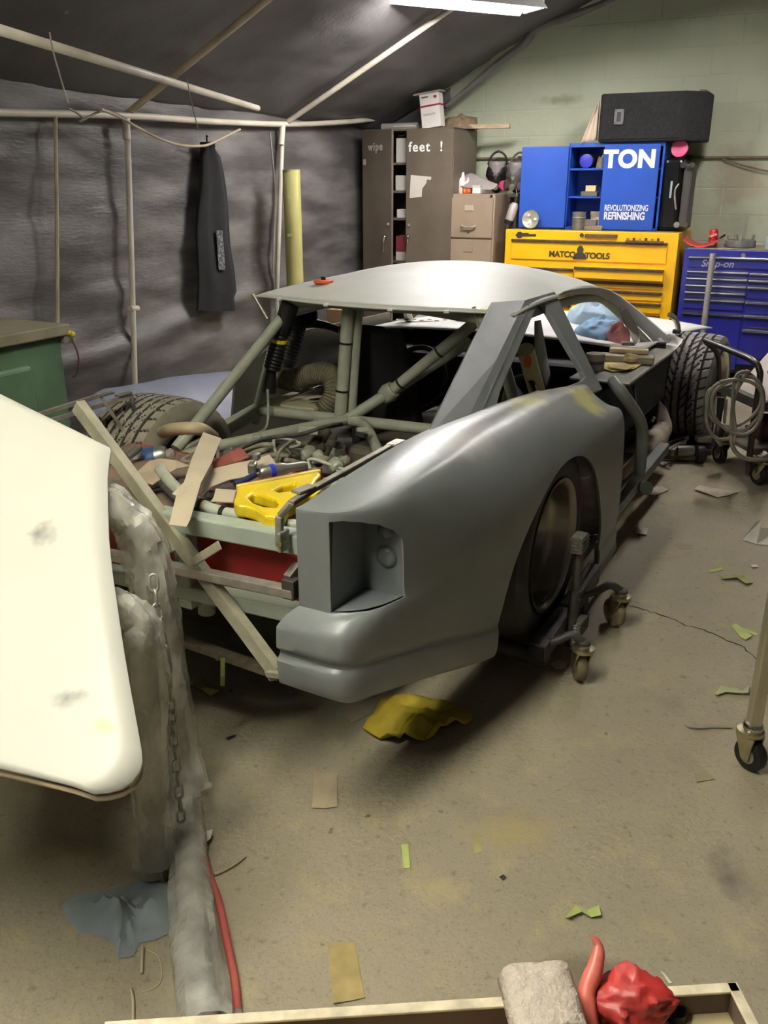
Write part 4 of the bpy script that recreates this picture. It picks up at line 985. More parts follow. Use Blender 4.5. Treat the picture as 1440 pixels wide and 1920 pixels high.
MB().box(.5, 2.1, -.14, .14, .215, .42).build('tunnel', mat('grey_tunnel', S(96, 92, 80), .6), car, bevel=.03)
MB().box(1.50, 2.08, -.75, .72, .46, .645).build('dashboard', BLACK_MATT, car, bevel=.03)
MB().tube([(1.38, .25, .53), (1.70, .25, .53)], .02, 10).build('steering_column', BLACK, car)
MB().tube([Vector((1.38 + .05 * math.sin(t_ * math.pi / 12), .25 + .15 * math.cos(t_ * math.pi / 12), .53 + .15 * math.sin(t_ * math.pi / 12))) for t_ in range(24)], .014, 8, closed=True).build('steering_wheel', BLACK, car, smooth=60)
def seat(u, v):
    t_ = v * 2.2; w_ = .15 + .03 * math.sin(v * 3)
    if t_ < 1: x, z = 1.35 - .5 * t_, .30 - .05 * t_ + .1 * (1 - t_) * 0
    else: x, z = .85 - .16 * (t_ - 1) * 1.2, .25 + .52 * (t_ - 1)
    s_ = 2 * u - 1; wr = .13 * abs(s_) ** 3
    return Vector((x + (wr if t_ > 1 else 0), .16 + w_ * s_, z + (wr if t_ <= 1 else 0)))
MB().grid(seat, 14, 20).build('racing_seat', BLACK_MATT, car, smooth=180, solid=.03)
MB().tube(spline([(1.1, -.3, .45), (1.0, -.35, .62), (.9, -.5, .70), (.8, -.6, .6)], 6), .012, 8).build('black_cable', BLACK, car, smooth=60)
MB().box(.75, 1.5, -.70, -.25, .215, .5).build('electrics_box', BLACK_MATT, car, bevel=.02)
# papers and gear inside near the window
MB().box(.56, .80, .34, .62, .50, .54).build('side_box', mat('cream_box', S(168, 164, 134), .6), car, bevel=.008)
for p, q in (((.60, .5, .56), (.9, .42, .60)), ((.62, .40, .56), (.85, .30, .55))): MB().tube([p, q], .006, 8).build('steel_rod', CHROME, car, smooth=40)
MB().add([(.95, .40, .48), (1.35, .62, .46), (1.30, .22, .52), (.90, .16, .50)], [(0, 1, 2, 3)]).build('grey_panel', GREY_BLUE, car, solid=.01)
MB().box(1.60, 1.68, .50, .62, .80, .92).build('cardboard_piece', mat('brown_cardboard', S(150, 118, 82)), car, loc=tuple(CX(637, 600, 1.7) - Vector((1.64, .56, .86))))
# looking in the quarter window
MB().tube([CY(985, 655, -.52), CY(1010, 745, -.52)], .035, 16).build('cream_bottle', mat('cream_tube', S(192, 184, 140), .5), car, smooth=40)
p = CY(989, 678, -.555); MB().lathe([(.024, 0), (.024, .003)], 18, align(p, p + Vector((-.3, -1, .1)))).build('orange_sticker', ORANGE, car)
MB().tube([CY(945, 770, -.60), CY(1010, 742, -.60)], .022, 12).build('yellow_tube', mat('pale_yellow_tube', S(206, 202, 124), .5), car, smooth=40)
quadstrip('white_webbing', [CY(1012, 600, -.40), CY(1036, 735, -.40)], [CY(1002, 602, -.40), CY(1000, 760, -.40)], mat('pale_web', S(160, 158, 152), .7), car, .006, None)
quadstrip('grey_side_sheet', [CY(950, 700, -.30), CY(1000, 760, -.30)], [CY(930, 780, -.30), CY(960, 800, -.30)], ALU, car, .006, None)
# ---- tail frame, red fuel cell
bl, brr = CX(360, 980, -.95), CX(580, 1020, -.95); bl = brr + (bl - brr) * 3.6
MB().bar(bl, brr, .05, .05).build('tail_beam', FRAME_GREEN, car, bevel=.005)
ll, lr_ = CX(310, 1096, -.95), CX(565, 1150, -.95); ll = lr_ + (ll - lr_) * 2.3
MB().bar(ll, lr_, .05, .04).build('tail_beam', FRAME_GREEN, car, bevel=.005)
for f_ in (.30, .92): MB().bar(brr.lerp(bl, f_), brr.lerp(bl, f_) + Vector((0, 0, -.24)), .045, .045).build('tail_post', FRAME_GREEN, car, bevel=.005)
MB().tube([CX(388, 1095, -.9), CX(388, 1148, -.9)], .024, 14).build('tail_stub', FRAME_GREEN, car, smooth=40)
MB().box(-.90, -.35, -.60, .50, .40, .60).build('fuel_cell', RED_CELL, car, bevel=.012)
MB().box(-.88, -.40, -.56, .46, .60, .612).build('fuel_cell_lid', mat('dusty_lid', S(108, 88, 72), .7, var=.3, scale=8), car, bevel=.004)
MB().box(-.86, -.3, -.6, .5, .30, .40).build('fuel_cell_cradle', BLACK_MATT, car)
# bumper bar and leaning angle iron
sl, sr = CX(205, 1040, -1.0), CX(554, 1112, -1.0)
MB().bar(sl + (sl - sr) * .25, sr, .032, .024).build('bumper_bar', STEEL, car, bevel=.003)
MB().bar(sr + Vector((.0, .03, .01)), sr + Vector((.0, -.005, .01)), .03, .05).build('bumper_lug', STEEL_DARK, car, bevel=.003)
at_, ab_ = CX(140, 762, -.93), CX(512, 1262, -1.04)
ANG = mat('pale_angle_iron', S(158, 154, 132), .5, metal=.15, var=.22, scale=12)
dirn = (ab_ - at_).normalized(); side = dirn.cross(Vector((1, 0, 0))).normalized()
mb = MB().bar(at_, ab_, .004, .034, up=side); mb.bar(at_ + side * .016 + Vector((.012, 0, 0)), ab_ + side * .016 + Vector((.012, 0, 0)), .026, .004, up=side)
mb.build('angle_iron', ANG, car)
MB().bar(CX(360, 1055, -1.03), CX(412, 1022, -1.06), .005, .022).build('angle_lug', ANG, car, bevel=.002)
MB().bar(CX(330, 1020, -.98), CX(300, 1035, -.95), .03, .03).build('angle_spacer', ANG, car)
MB().bar(CX(540, 1085, -1.0), CX(560, 1060, -.96), .02, .02).build('bumper_brace', STEEL, car)
ls, rs_ = CZ(318, 1193, .25), CZ(502, 1256, .25)
MB().bar(rs_ + (ls - rs_) * 1.7, rs_, .03, .02).build('valance_strip', WOOD_GREY, car)
MB().bar(rs_, ab_ + Vector((0, .0, -.01)), .02, .02).build('valance_hanger', ANG, car)
MB().bar(ab_ + Vector((0, .01, 0)), Vector((-1.05, -.655, .36)), .03, .012).build('bumper_tab', ANG, car)
# strut bracket along the deck edge
bp = [CX(524, 1012, -1.0), CX(524, 968, -1.0), CX(545, 944, -.98), CZ(590, 915, .77), CZ(742, 832, .80)]
mb = MB()
for a, b in zip(bp, bp[1:]): mb.bar(a, b, .018, .014)
mb.build('deck_strut', STEEL, car, bevel=.003)
MB().box(-.02, .02, -.005, .005, -.025, .025, Matrix.Translation(bp[0] + Vector((0, -.012, 0)))).build('strut_foot', STEEL, car, bevel=.004)
MB().lathe([(.009, -.012), (.009, .012)], 10, rotm('Y', math.pi / 2, bp[0] + Vector((-.01, -.012, 0)))).build('strut_bolt', ZINC, car)
MB().box(-.03, .03, -.014, .014, 0, .008, Matrix.Translation(CZ(570, 920, .775)) @ Matrix.Rotation(R(-8), 4, 'Z')).build('strut_plate', STEEL, car, bevel=.003)
MB().box(-.03, .03, -.015, .015, 0, .006, Matrix.Translation(bp[-1])).build('strut_plate', STEEL, car, bevel=.003)
# left body bracket
for q in (((77, 776), (188, 741)), ((100, 787), (247, 742))):
    a, b = CY(*q[0], .72), CY(*q[1], .72); MB().bar(a + (a - b) * .4, b, .014, .014).build('bracket_rail', STEEL, car)
MB().bar(CY(190, 745, .72), CY(250, 836, .66), .012, .012).build('bracket_leg', STEEL, car)
MB().bar(CY(246, 743, .72), CY(264, 836, .66), .014, .014).build('bracket_leg', STEEL_DARK, car)
for q in ((198, 741), (232, 741)): MB().box(-.035, .035, -.012, .012, 0, .008, Matrix.Translation(CY(*q, .72))).build('bracket_pad', ALU, car, bevel=.002)
# ---- wheels
def tyre(name, parent, cx_, cyo, cz_, rad, wid, rimr, side, m, rim_m, tread=True, steer=0.0):
    """side -1: outer face towards -y"""
    N_, M_ = 380, 44; hw = wid / 2
    prof = []
    for k in range(9):                                   # inner sidewall
        t_ = k / 8; prof.append((rimr + (rad - .02 - rimr) * t_, -hw + .012 - .014 * math.sin(math.pi * t_), None))
    tw = wid - .03
    for k in range(M_ + 1):
        w_ = -tw / 2 + tw * k / M_; prof.append((rad - .012 * abs(2 * w_ / tw) ** 4, w_, w_))
    for k in range(8, -1, -1):
        t_ = k / 8; prof.append((rimr + (rad - .02 - rimr) * t_, hw - .012 + .014 * math.sin(math.pi * t_), None))
    def f(u, v):
        j_ = min(int(round(v * (len(prof) - 1))), len(prof) - 1); r_, y, w_ = prof[j_]; an = 2 * math.pi * u
        if w_ is not None and tread:
            d_ = 0
            for g in (-.36, -.21, -.07, .07, .21, .36):
                if abs(w_ / tw - g) < .012: d_ = .010
            s_ = (an * rad + 1.5 * abs(w_) * (1 if abs(w_ / tw) < .3 else .3) + (.02 if w_ > 0 else 0)) % (2 * math.pi * rad / 34)
            if s_ < .008 and abs(w_ / tw) > .03: d_ = .009
            r_ -= d_
        return Vector((r_ * math.cos(an), y, r_ * math.sin(an)))
    wl = MB().grid(f, N_ if tread else 64, len(prof) - 1, wrap=True).build(name, m, parent, smooth=40, loc=(cx_, cyo - side * hw, cz_), rot=(0, 0, steer))
    if tread:
        wl.data.materials.append(RUBBER)
        rv = [((v.co.x ** 2 + v.co.z ** 2) ** .5 < rad - .0075 - .012 * abs(2 * v.co.y / tw) ** 4 and abs(v.co.y) < tw / 2 - .002) for v in wl.data.vertices]
        for p_ in wl.data.polygons:
            if sum(rv[i] for i in p_.vertices) >= 2: p_.material_index = 1
    ro_ = [(rimr + .004, hw - .01), (rimr + .006, hw - .0), (rimr - .006, hw - .004), (rimr - .016, hw - .02), (rimr - .02, hw - .06), (rimr - .034, hw - .075), (rimr - .05, hw - .10), (rimr - .058, hw - .15)]
    Mx = rotm('X', math.pi / 2) if side < 0 else rotm('X', -math.pi / 2)
    rm = MB().lathe(ro_, 40, Mx, caps=False).build('rim', rim_m, wl, smooth=40)
    MB().lathe([(rimr + .004, -hw + .01), (rimr - .02, -hw + .05), (rimr - .03, hw - .10)], 40, Mx, caps=False).build('rim_barrel', STEEL_DARK, wl, smooth=40)
    MB().lathe([(rimr - .057, hw - .148), (rimr - .10, hw - .17), (.085, hw - .16), (.06, hw - .15)], 40, Mx, caps=False).build('wheel_centre', BLACK_MATT, rm, smooth=40)
    MB().lathe([(.065, hw - .16), (.06, hw - .12), (.03, hw - .11), (.001, hw - .11)], 20, Mx, caps=False).build('hub', BLACK_MATT, rm, smooth=40)
    for k in range(5):
        a_ = k * 2 * math.pi / 5; MB().lathe([(.010, hw - .165), (.010, hw - .14)], 8, Mx @ Matrix.Translation((.11 * math.cos(a_), .11 * math.sin(a_), 0))).build('wheel_nut', STEEL, rm)
    return wl
RIM_B = mat('bronze_grey_rim', S(136, 128, 118), .3, metal=.8, var=.15, scale=8)
tyre('wheel', car, 0, -.945, .365, .322, .29, .215, -1, RUBBER, RIM_B, tread=False)
tyre('wheel', car, 0, .87, .345, .322, .31, .20, 1, RUBBER_DUSTY, RIM_B)
tyre('wheel', car, 2.76, -1.0, .345, .308, .34, .215, -1, RUBBER_GREY, mat('silver_rim', S(180, 176, 170), .25, metal=.9, var=.1), steer=R(-3))
MB().tube([(0, -.8, .36), (0, .75, .345)], .045, 14).build('rear_axle', STEEL_DARK, car, smooth=40)
MB().tube([(2.76, -.8, .345), (2.76, .75, .345)], .03, 12).build('front_axle', STEEL_DARK, car, smooth=40)
tyre('wheel', car, 2.76, .95, .345, .308, .30, .20, 1, RUBBER_GREY, STEEL_DARK, tread=False)
# white bag of foam beside the rear tyre
ringed([CY(1094, 872, -.91), CY(1107, 905, -.92), CY(1112, 950, -.92), CY(1110, 985, -.90)], .045, .06, mat('pale_air_duct', S(168, 162, 156), .6, var=.15), 'brake_duct', amp=.12)
# ---- right side tubes, duct, sill
ct(spline([CY(1150, 715, -.80), CY(1168, 740, -.86), CY(1200, 790, -.90), CY(1204, 830, -.90), CY(1196, 915, -.90)], 5), .026, 'side_tube', mat('side_tube_paint', S(112, 116, 112), .45))
s0_, s1_ = CY(1245, 839, -.90), CY(1160, 944, -.90)
MB().bar(s0_, s1_ + (s1_ - s0_) * 1.2, .05, .05).build('sill_rail', mat('side_tube_paint', S(112, 116, 112)), car, bevel=.004)
ct([CY(1182, 913, -.82), CY(1212, 915, -.96)], .03, 'jack_post_end', mat('side_tube_paint', S(112, 116, 112)))
dcx = [CY(1200, 735, -.66), CY(1212, 752, -.70), CY(1234, 782, -.79), CY(1238, 806, -.815), CY(1220, 832, -.815), CY(1192, 853, -.79), CY(1172, 868, -.75), CY(1150, 885, -.70)]
ringed(dcx, .058, .09, DUCT_WHITE, 'exhaust_duct', amp=.05)
MB().tube([CY(1222, 790, -.86), CY(1227, 782, -.87)], .008, 8).build('clamp_screw', STEEL, car)
MB().bar((1.3, -.84, .62), (1.75, -.80, .20), .02, .02).build('side_brace', STEEL_DARK, car)
# quarter sill: small flap at the front of the arch
MB().add([(.44, -.955, .22), (.66, -.955, .24), (.72, -.965, .10), (.46, -.965, .06)], [(0, 1, 2, 3)]).build('rocker_flap', PRIMER_RAW, car, solid=.01)
# dark side box that carries the planks
MB().box(1.20, 2.02, -.84, -.62, .42, .655).build('side_box', BLACK_MATT, car, bevel=.01)
MB().box(1.15, 2.06, -.86, -.60, .655, .667).build('side_shelf', ALU, car, bevel=.003)
# ---- engine-bay and tail plumbing
rnd = random.Random(3)
def hose(pts, r, m, name='hose', k=6, n=8): return MB().tube(spline(pts, k), r, n).build(name, m, car, smooth=60)
LOOM = mat('wiring_loom', S(120, 114, 96), .7, var=.35, scale=30)
hp_ = [CZ(u, v, .66) for u, v in ((300, 880), (330, 915), (380, 948), (420, 962), (470, 970), (530, 985), (575, 985), (600, 992))]
hose(hp_, .017, CAGE, 'tail_hose', 6, 10)
hose([p + Vector((-.02, 0, -.018 + .006 * math.sin(i))) for i, p in enumerate(hp_)], .010, mat('dark_loom', S(62, 58, 50), .8, var=.4, scale=30), 'wiring_loom')
for i in range(2, 7): p = hp_[i]; MB().tube([p + Vector((0, -.006, 0)), p + Vector((0, .006, 0))], .020, 10).build('cable_tie', BLACK, car)
hose([CZ(305, 810, .62), CZ(320, 806, .66), CZ(350, 803, .68), CZ(380, 806, .67), CZ(400, 820, .62)], .022, mat('tan_hose', S(160, 146, 116), .6), 'coolant_hose', 6, 12)
for off in range(4):
    hose([CZ(430 + off * 16, 862 + off * 9, .56), CZ(470 + off * 14, 838 + off * 9, .60), CZ(520 + off * 10, 836 + off * 10, .60), CZ(565 + off * 8, 850 + off * 10, .55)], .011, LOOM)
hose([CZ(520, 872, .60), CZ(522, 850, .64), CZ(540, 832, .66), CZ(552, 826, .66)], .006, LOOM)
hose([CZ(440, 845, .66), CZ(500, 822, .66), CZ(560, 815, .68), CZ(610, 800, .70), CZ(640, 795, .68)], .007, mat('dark_loom', S(62, 58, 50)))
hose([CX(502, 730, HX - .06), CX(503, 770, HX - .08), CX(500, 800, HX - .1), CX(485, 812, HX - .1)], .006, CAGE, 'thin_cable')
ct([CX(612, 808, .25), CX(552, 888, .05)], .026, 'shock_absorber', DUSTY_BLACK)
ct([CX(625, 820, .2), CX(604, 862, .05)], .016, 'shock_absorber', DUSTY_BLACK)
ringed([CX(598, 822, .3), CX(570, 868, .12)], .022, .02, DUSTY_BLACK, 'coil_spring', amp=.25)
# pump with blue band on the left
pm = MB().lathe([(.0, -.07), (.03, -.07), (.036, -.05), (.036, .06), (.028, .075), (.0, .075)], 20, align(CZ(272, 862, .60), CZ(330, 850, .62))).build('pump', ALU, car, smooth=40)
MB().lathe([(.0375, .0), (.0375, .04)], 20, align(CZ(272, 862, .60), CZ(330, 850, .62))).build('blue_band', mat('dull_blue', S(52, 84, 130), .5), pm, smooth=40)
MB().lathe([(.018, .075), (.022, .09), (.012, .10)], 14, align(CZ(272, 862, .60), CZ(330, 850, .62))).build('pump_boss', STEEL, pm, smooth=40)
MB().tube([CZ(238, 858, .64), CZ(262, 838, .66)], .012, 10).build('pump_fitting', ALU, pm, smooth=40)
# assorted fittings lying in the tail: each a small machined piece bolted to the frame
for k in range(26):
    u, v = rnd.uniform(225, 640), rnd.uniform(820, 955)
    if v < 830 + (u - 430) * .1 and u > 430: continue
    p = CZ(u, v, rnd.uniform(.57, .61)); r_ = rnd.uniform(.010, .022); l_ = rnd.uniform(.03, .09)
    d_ = Vector((rnd.uniform(-1, 1), rnd.uniform(-1, 1), rnd.uniform(-.3, .3))).normalized()
    MB().lathe([(r_ * .7, 0), (r_, .006), (r_, l_ * .5), (r_ * 1.25, l_ * .55), (r_ * 1.25, l_ * .75), (r_ * .8, l_)], 10, align(p, p + d_)).build('fitting', rnd.choice([STEEL_DARK, ALU, LOOM, DUSTY_BLACK, CAGE]), car, smooth=40)
for k in range(14):
    u, v = rnd.uniform(230, 600), rnd.uniform(850, 950); p = CZ(u, v, .585)
    q = [p + Vector((rnd.uniform(-.15, .15), rnd.uniform(-.15, .15), rnd.uniform(-.01, .05))) for _ in range(3)]
    hose([p] + q, rnd.uniform(.004, .009), rnd.choice([LOOM, DUSTY_BLACK, CAGE]), 'thin_cable')
for k in range(10):     # bracketry under the tubes towards the cabin
    p = CX(rnd.uniform(480, 700), rnd.uniform(800, 860), rnd.uniform(-.1, .3)); s_ = rnd.uniform(.015, .04)
    MB().box(-s_, s_, -s_ * .6, s_ * .6, -s_ * .4, s_ * .4, Matrix.Translation(p) @ Matrix.Rotation(rnd.uniform(0, 3), 4, 'Z') @ Matrix.Rotation(rnd.uniform(-.6, .6), 4, 'X')).build('bracket', rnd.choice([STEEL_DARK, CAGE, DUSTY_BLACK]), car, bevel=.003)
MB().box(-.35, .45, -.6, .55, .26, .30).build('tail_floor', STEEL_DARK, car)
# inside seen over the window: mirror-like black fan shroud
MB().box(.70, .75, .07, .25, .78, .89).build('seat_headrest', BLACK_MATT, car, bevel=.03)
# ---- front: jack stand under the nose

# ================================================================== things on and around the car
def fill_sheet(name, pts, m, parent, thick=.0015, holes=(), curl=0.0, smooth=None):
    bm = bmesh.new()
    loops = [pts] + list(holes)
    es = []
    for l in loops:
        vs_ = [bm.verts.new(p) for p in l]
        es += [bm.edges.new((a, b)) for a, b in zip(vs_, vs_[1:] + vs_[:1])]
    bmesh.ops.triangle_fill(bm, edges=es, use_beauty=True)
    bmesh.ops.recalc_face_normals(bm, faces=bm.faces)
    if bm.faces and sum(f.normal.z for f in bm.faces) < 0: bmesh.ops.reverse_faces(bm, faces=bm.faces)
    me = bpy.data.meshes.new(name); bm.to_mesh(me); bm.free(); me.materials.append(m)
    o = bpy.data.objects.new(name, me); COL.objects.link(o); o.parent = parent
    md = o.modifiers.new('t', 'SOLIDIFY'); md.thickness = thick; md.offset = 1
    return o
def car_sheet(name, label, cat, pts, m, thick=.0015, holes=(), group=None):
    """a sheet given by car points, its origin at its lowest corner"""
    b = min(pts, key=lambda p: p.z).copy()
    t = car_thing(name, label, cat, b.x, b.y, b.z, group=group)
    fill_sheet(name.split('_')[-1] + '_sheet', [p - b for p in pts], m, t, thick, [[p - b for p in h] for h in holes])
    return t
# sanding disc on the roof
p = CZ(607, 533, 1.055)
u_ = (.585 - p.y) / 1.17; best = min((roof(u_, k / 200) for k in range(200)), key=lambda q: abs(q.x - p.x))
t = car_thing('sanding_pad', 'orange sanding pad with black hub lying on the roof', 'pad', best.x, best.y, best.z + .001)
MB().lathe([(.038, 0), (.042, .004), (.041, .012), (.034, .014)], 24).build('pad_disc', ORANGE, t, smooth=40)
MB().lathe([(.01, .013), (.01, .026), (.006, .028)], 10).build('hub', BLACK, t, smooth=40)
# yellow long-board sander lying on its side in the tail
z_ = .705
P = lambda u, v, z=z_: CZ(u, v, z)
outl = [(446, 912), (520, 898), (598, 883), (602, 889), (594, 898), (590, 906), (600, 909), (602, 917), (594, 925), (580, 925), (565, 935), (540, 948), (533, 963), (518, 969), (496, 966), (478, 954), (460, 948), (444, 947), (438, 938)]
h1_ = [(465, 931), (476, 924), (492, 927), (514, 934), (524, 942), (516, 951), (496, 949), (476, 942)]
h2_ = [(514, 918), (530, 910), (552, 905), (556, 911), (545, 919), (524, 922)]
b0 = P(500, 930)
ls_ = car_thing('longboard_sander', 'yellow two-handled longboard sander lying in the open tail', 'sander', b0.x, b0.y, z_ - .035)
b0.z = z_ - .035
o = fill_sheet('handle_body', [P(*q) - b0 for q in outl], YELLOW, ls_, -.035, [[P(*q) - b0 for q in h] for h in (h1_, h2_)])
md = o.modifiers.new('b', 'BEVEL'); md.width = .008; md.segments = 3; md.limit_method = 'ANGLE'; md.angle_limit = R(50)
a, b = P(444, 911) - b0, P(600, 881) - b0
MB().bar(a + Vector((0, 0, -.02)), b + Vector((0, 0, -.02)), .014, .045).build('base_plate', mat('pale_yellow_board', S(214, 196, 90), .5), ls_, bevel=.003)
MB().bar(a + Vector((.010, 0, -.02)), b + Vector((.010, 0, -.02)), .005, .046).build('sandpaper', COPPER, ls_)
# brown paper strips
car_sheet('sandpaper_strip', 'long tan sandpaper strip hanging over the tail rail', 'sandpaper', [CZ(381, 811, .70), CZ(415, 823, .70), CZ(396, 870, .715), CZ(377, 905, .715), CZ(357, 975, .70), CZ(350, 989, .695), CZ(317, 985, .695), CZ(328, 940, .71), CZ(330, 930, .715), CZ(323, 927, .715), CZ(345, 905, .72), CZ(360, 860, .715)], BROWN_PAPER, .002)
car_sheet('sandpaper_sheet', 'curled tan sandpaper lying by the blue banded pump', 'sandpaper', [CZ(254, 888, .65), CZ(280, 865, .67), CZ(300, 860, .675), CZ(330, 864, .67), CZ(356, 874, .65), CZ(330, 880, .655), CZ(310, 893, .655), CZ(286, 910, .65), CZ(268, 905, .65)], mat('dusty_sandpaper', S(164, 148, 124), .85), .002)
car_sheet('sandpaper_offcut', 'wide tan sandpaper running beside the yellow sander', 'sandpaper', [CZ(398, 880, .68), CZ(440, 870, .69), CZ(480, 862, .69), CZ(505, 853, .69), CZ(522, 876, .69), CZ(470, 893, .69), CZ(430, 900, .68), CZ(400, 912, .67), CZ(378, 925, .66), CZ(386, 895, .67)], BROWN_PAPER, .002)
car_sheet('sandpaper_square', 'small tan sandpaper square at the sander tip', 'sandpaper', [CZ(405, 917, .675), CZ(443, 920, .675), CZ(437, 943, .675), CZ(395, 941, .675), CZ(400, 935, .675)], BROWN_PAPER, .002)
car_sheet('copper_sandpaper', 'shiny copper-coloured sandpaper behind the tan strips', 'sandpaper', [CZ(398, 868, .67), CZ(430, 848, .69), CZ(452, 840, .70), CZ(468, 858, .69), CZ(440, 868, .69), CZ(400, 880, .67)], COPPER, .002)
car_sheet('copper_offcut', 'copper sandpaper scrap under the yellow sander', 'sandpaper', [CZ(430, 893, .645), CZ(456, 894, .645), CZ(450, 904, .645), CZ(432, 905, .645)], COPPER, .002)
car_sheet('pink_sandpaper', 'dull pink sandpaper sheet under the sander near the deck', 'sandpaper', [CZ(380, 955, .63), CZ(470, 965, .63), CZ(560, 985, .63), CZ(600, 960, .64), CZ(605, 920, .64), CZ(560, 900, .63), CZ(450, 925, .63)], mat('pink_grit', S(168, 120, 106), .7, var=.15), .002)
car_sheet('tan_card', 'tan card beside the deck strut foot', 'card', [CZ(548, 945, .65), CZ(576, 930, .66), CZ(592, 945, .66), CZ(572, 962, .655)], BROWN_PAPER, .002)
# air tool with silver head
p0, p1 = CZ(452, 912, .70), CZ(540, 878, .71)
at = car_thing('air_sander', 'silver air tool with blue mark lying behind the yellow sander', 'air tool', p0.x, p0.y, p0.z - .02)
q = lambda u, v, z: CZ(u, v, z) - Vector((p0.x, p0.y, p0.z - .02))
MB().lathe([(.016, 0), (.02, .006), (.02, .07), (.014, .09), (.012, .14), (.009, .15)], 16, align(q(486, 888, .69), q(550, 876, .69))).build('tool_body', ALU, at, smooth=40)
MB().box(-.018, .018, -.012, .012, -.012, .02, Matrix.Translation(q(474, 880, .70)) @ Matrix.Rotation(.5, 4, 'Z')).build('tool_head', ALU, at, bevel=.005)
MB().box(-.012, .012, -.008, .008, .015, .035, Matrix.Translation(q(482, 872, .70)) @ Matrix.Rotation(.2, 4, 'Z')).build('throttle', STEEL, at, bevel=.003)
MB().lathe([(.0205, .03), (.0205, .045)], 16, align(q(486, 888, .69), q(550, 876, .69))).build('blue_mark', mat('royal_blue_lid', S(40, 44, 170)), at, smooth=40)
MB().tube(spline([q(478, 890, .69), q(460, 900, .685), q(440, 908, .68)], 4), .009, 10).build('hose_tail', mat('navy_hose', S(40, 52, 90), .5), at, smooth=60)
# on the white hood seen through the cabin
def hz_(x, y):
    q_ = (y / .76) ** 2; v_ = max(0, (x - 1.66 - .12 * q_) / (2.14 - .12 * q_)); return .70 + .05 * (1 - q_) - .16 * v_ ** 1.6
def on_hood(u, v):
    p = CZ(u, v, .72)
    for _ in range(6): p = CZ(u, v, hz_(p.x, p.y) + .004)
    return p
p = on_hood(872, 600)
t = car_thing('blue_tape_roll', 'roll of blue tape lying on the white hood', 'tape', p.x, p.y, p.z)
MB().lathe([(.028, 0), (.05, 0), (.052, .004), (.052, .034), (.05, .038), (.028, .038), (.028, 0)], 28, caps=False).build('tape_ring', mat('royal_blue_lid', S(40, 44, 170)), t, smooth=40)
MB().lathe([(.026, .002), (.028, .002), (.028, .036), (.026, .036), (.026, .002)], 28, caps=False).build('core', BROWN_PAPER, t, smooth=40)
p = on_hood(800, 601); qd = (on_hood(858, 598) - on_hood(745, 603)); ln = qd.length; an = math.atan2(qd.y, qd.x)
t = car_thing('checkered_strip', 'black and white checkered strip stuck across the hood', 'tape', p.x, p.y, p.z + .002, an)
MB().box(-ln / 2, ln / 2, -.03, .03, 0, .001).build('white_strip', PAPER, t)
for k in range(8): MB().box(-ln / 2 + (k + .1) * ln / 8, -ln / 2 + (k + .6) * ln / 8, -.03 if k % 2 else 0, 0 if k % 2 else .03, .001, .0018).build('black_square', BLACK, t)
p = on_hood(1112, 606)
crumple('blue_shop_rags', 'heap of pale blue rags piled on the white hood', 'rag', (p.x + .05, p.y, p.z - .004), .17, .15, .20, BLUE_RAG, 31, frame=car_thing, nu=26, nv=12, flat=.7)
p = on_hood(1118, 622)
crumple('blue_rag_fold', 'lower fold of pale blue rag in front of the heap', 'rag', (p.x - .06, p.y - .04, p.z - .004), .15, .12, .10, mat('sky_blue_cloth', S(132, 168, 202), .85, var=.12, scale=12), 37, frame=car_thing, nu=24, nv=10, flat=.7)
p = on_hood(1088, 590)
crumple('lime_rag', 'small lime green scrap tucked in the blue rags', 'rag', (p.x - .10, p.y - .02, p.z + .03), .06, .05, .05, mat('lime_scrap', S(170, 210, 70), .8), 41, frame=car_thing)
p = on_hood(1168, 632)
crumple('pink_rag', 'crumpled pink rag left of the pillar', 'rag', (p.x - .12, p.y + .0, p.z - .01), .06, .07, .10, mat('dull_pink', S(204, 132, 132), .85), 43, frame=car_thing)
# planks and blocks on the side shelf
SZ = .6685
def shelf_board(name, label, cat, u0, v0, u1, v1, w, h, z, m):
    a, b = CZ(u0, v0, z), CZ(u1, v1, z); c = (a + b) / 2; an = math.atan2((b - a).y, (b - a).x)
    t = car_thing(name, label, cat, c.x, c.y, z, an)
    L2 = (b - a).length / 2
    MB().box(-L2, L2, -w / 2, w / 2, 0, h).build('board_body', m, t, bevel=.006)
    MB().box(-L2 - .0006, -L2 + .002, -w / 2 + .003, w / 2 - .003, .003, h - .003).build('end_grain', WOOD_GREY, t)
    return t
shelf_board('wooden_plank', 'long round-edged wooden plank on the side shelf', 'plank', 1124, 676, 1226, 682, .09, .034, SZ, WOOD_GREY)
shelf_board('sanding_block', 'grey wooden sanding block on the long plank', 'block', 1143, 660, 1216, 664, .055, .022, SZ + .034, WOOD)
shelf_board('small_block', 'small dark grey block on top of the sanding block', 'block', 1165, 647, 1190, 648, .04, .016, SZ + .056, mat('grey_foam', S(100, 96, 90)))
t = car_thing('tape_core', 'grey cylinder standing at the shelf edge by the window', 'cylinder', *CZ(1114, 694, SZ).xy, SZ)
MB().lathe([(.04, 0), (.042, .003), (.042, .075), (.03, .078), (.001, .078)], 24, caps=False).build('cylinder_body', mat('grey_core', S(128, 120, 108), .7), t, smooth=40)
MB().lathe([(.0425, .03), (.0425, .045)], 24, caps=False).build('band', STEEL_DARK, t, smooth=40)
car_sheet('yellow_paper', 'yellowed paper sheet spread on the side shelf', 'paper', [CZ(1118, 672, SZ + .004), CZ(1165, 662, SZ + .004), CZ(1208, 680, SZ + .004), CZ(1190, 692, SZ + .004), CZ(1150, 697, SZ + .004), CZ(1124, 690, SZ + .004)], mat('yellowed_paper', S(204, 186, 120), .8), .002)
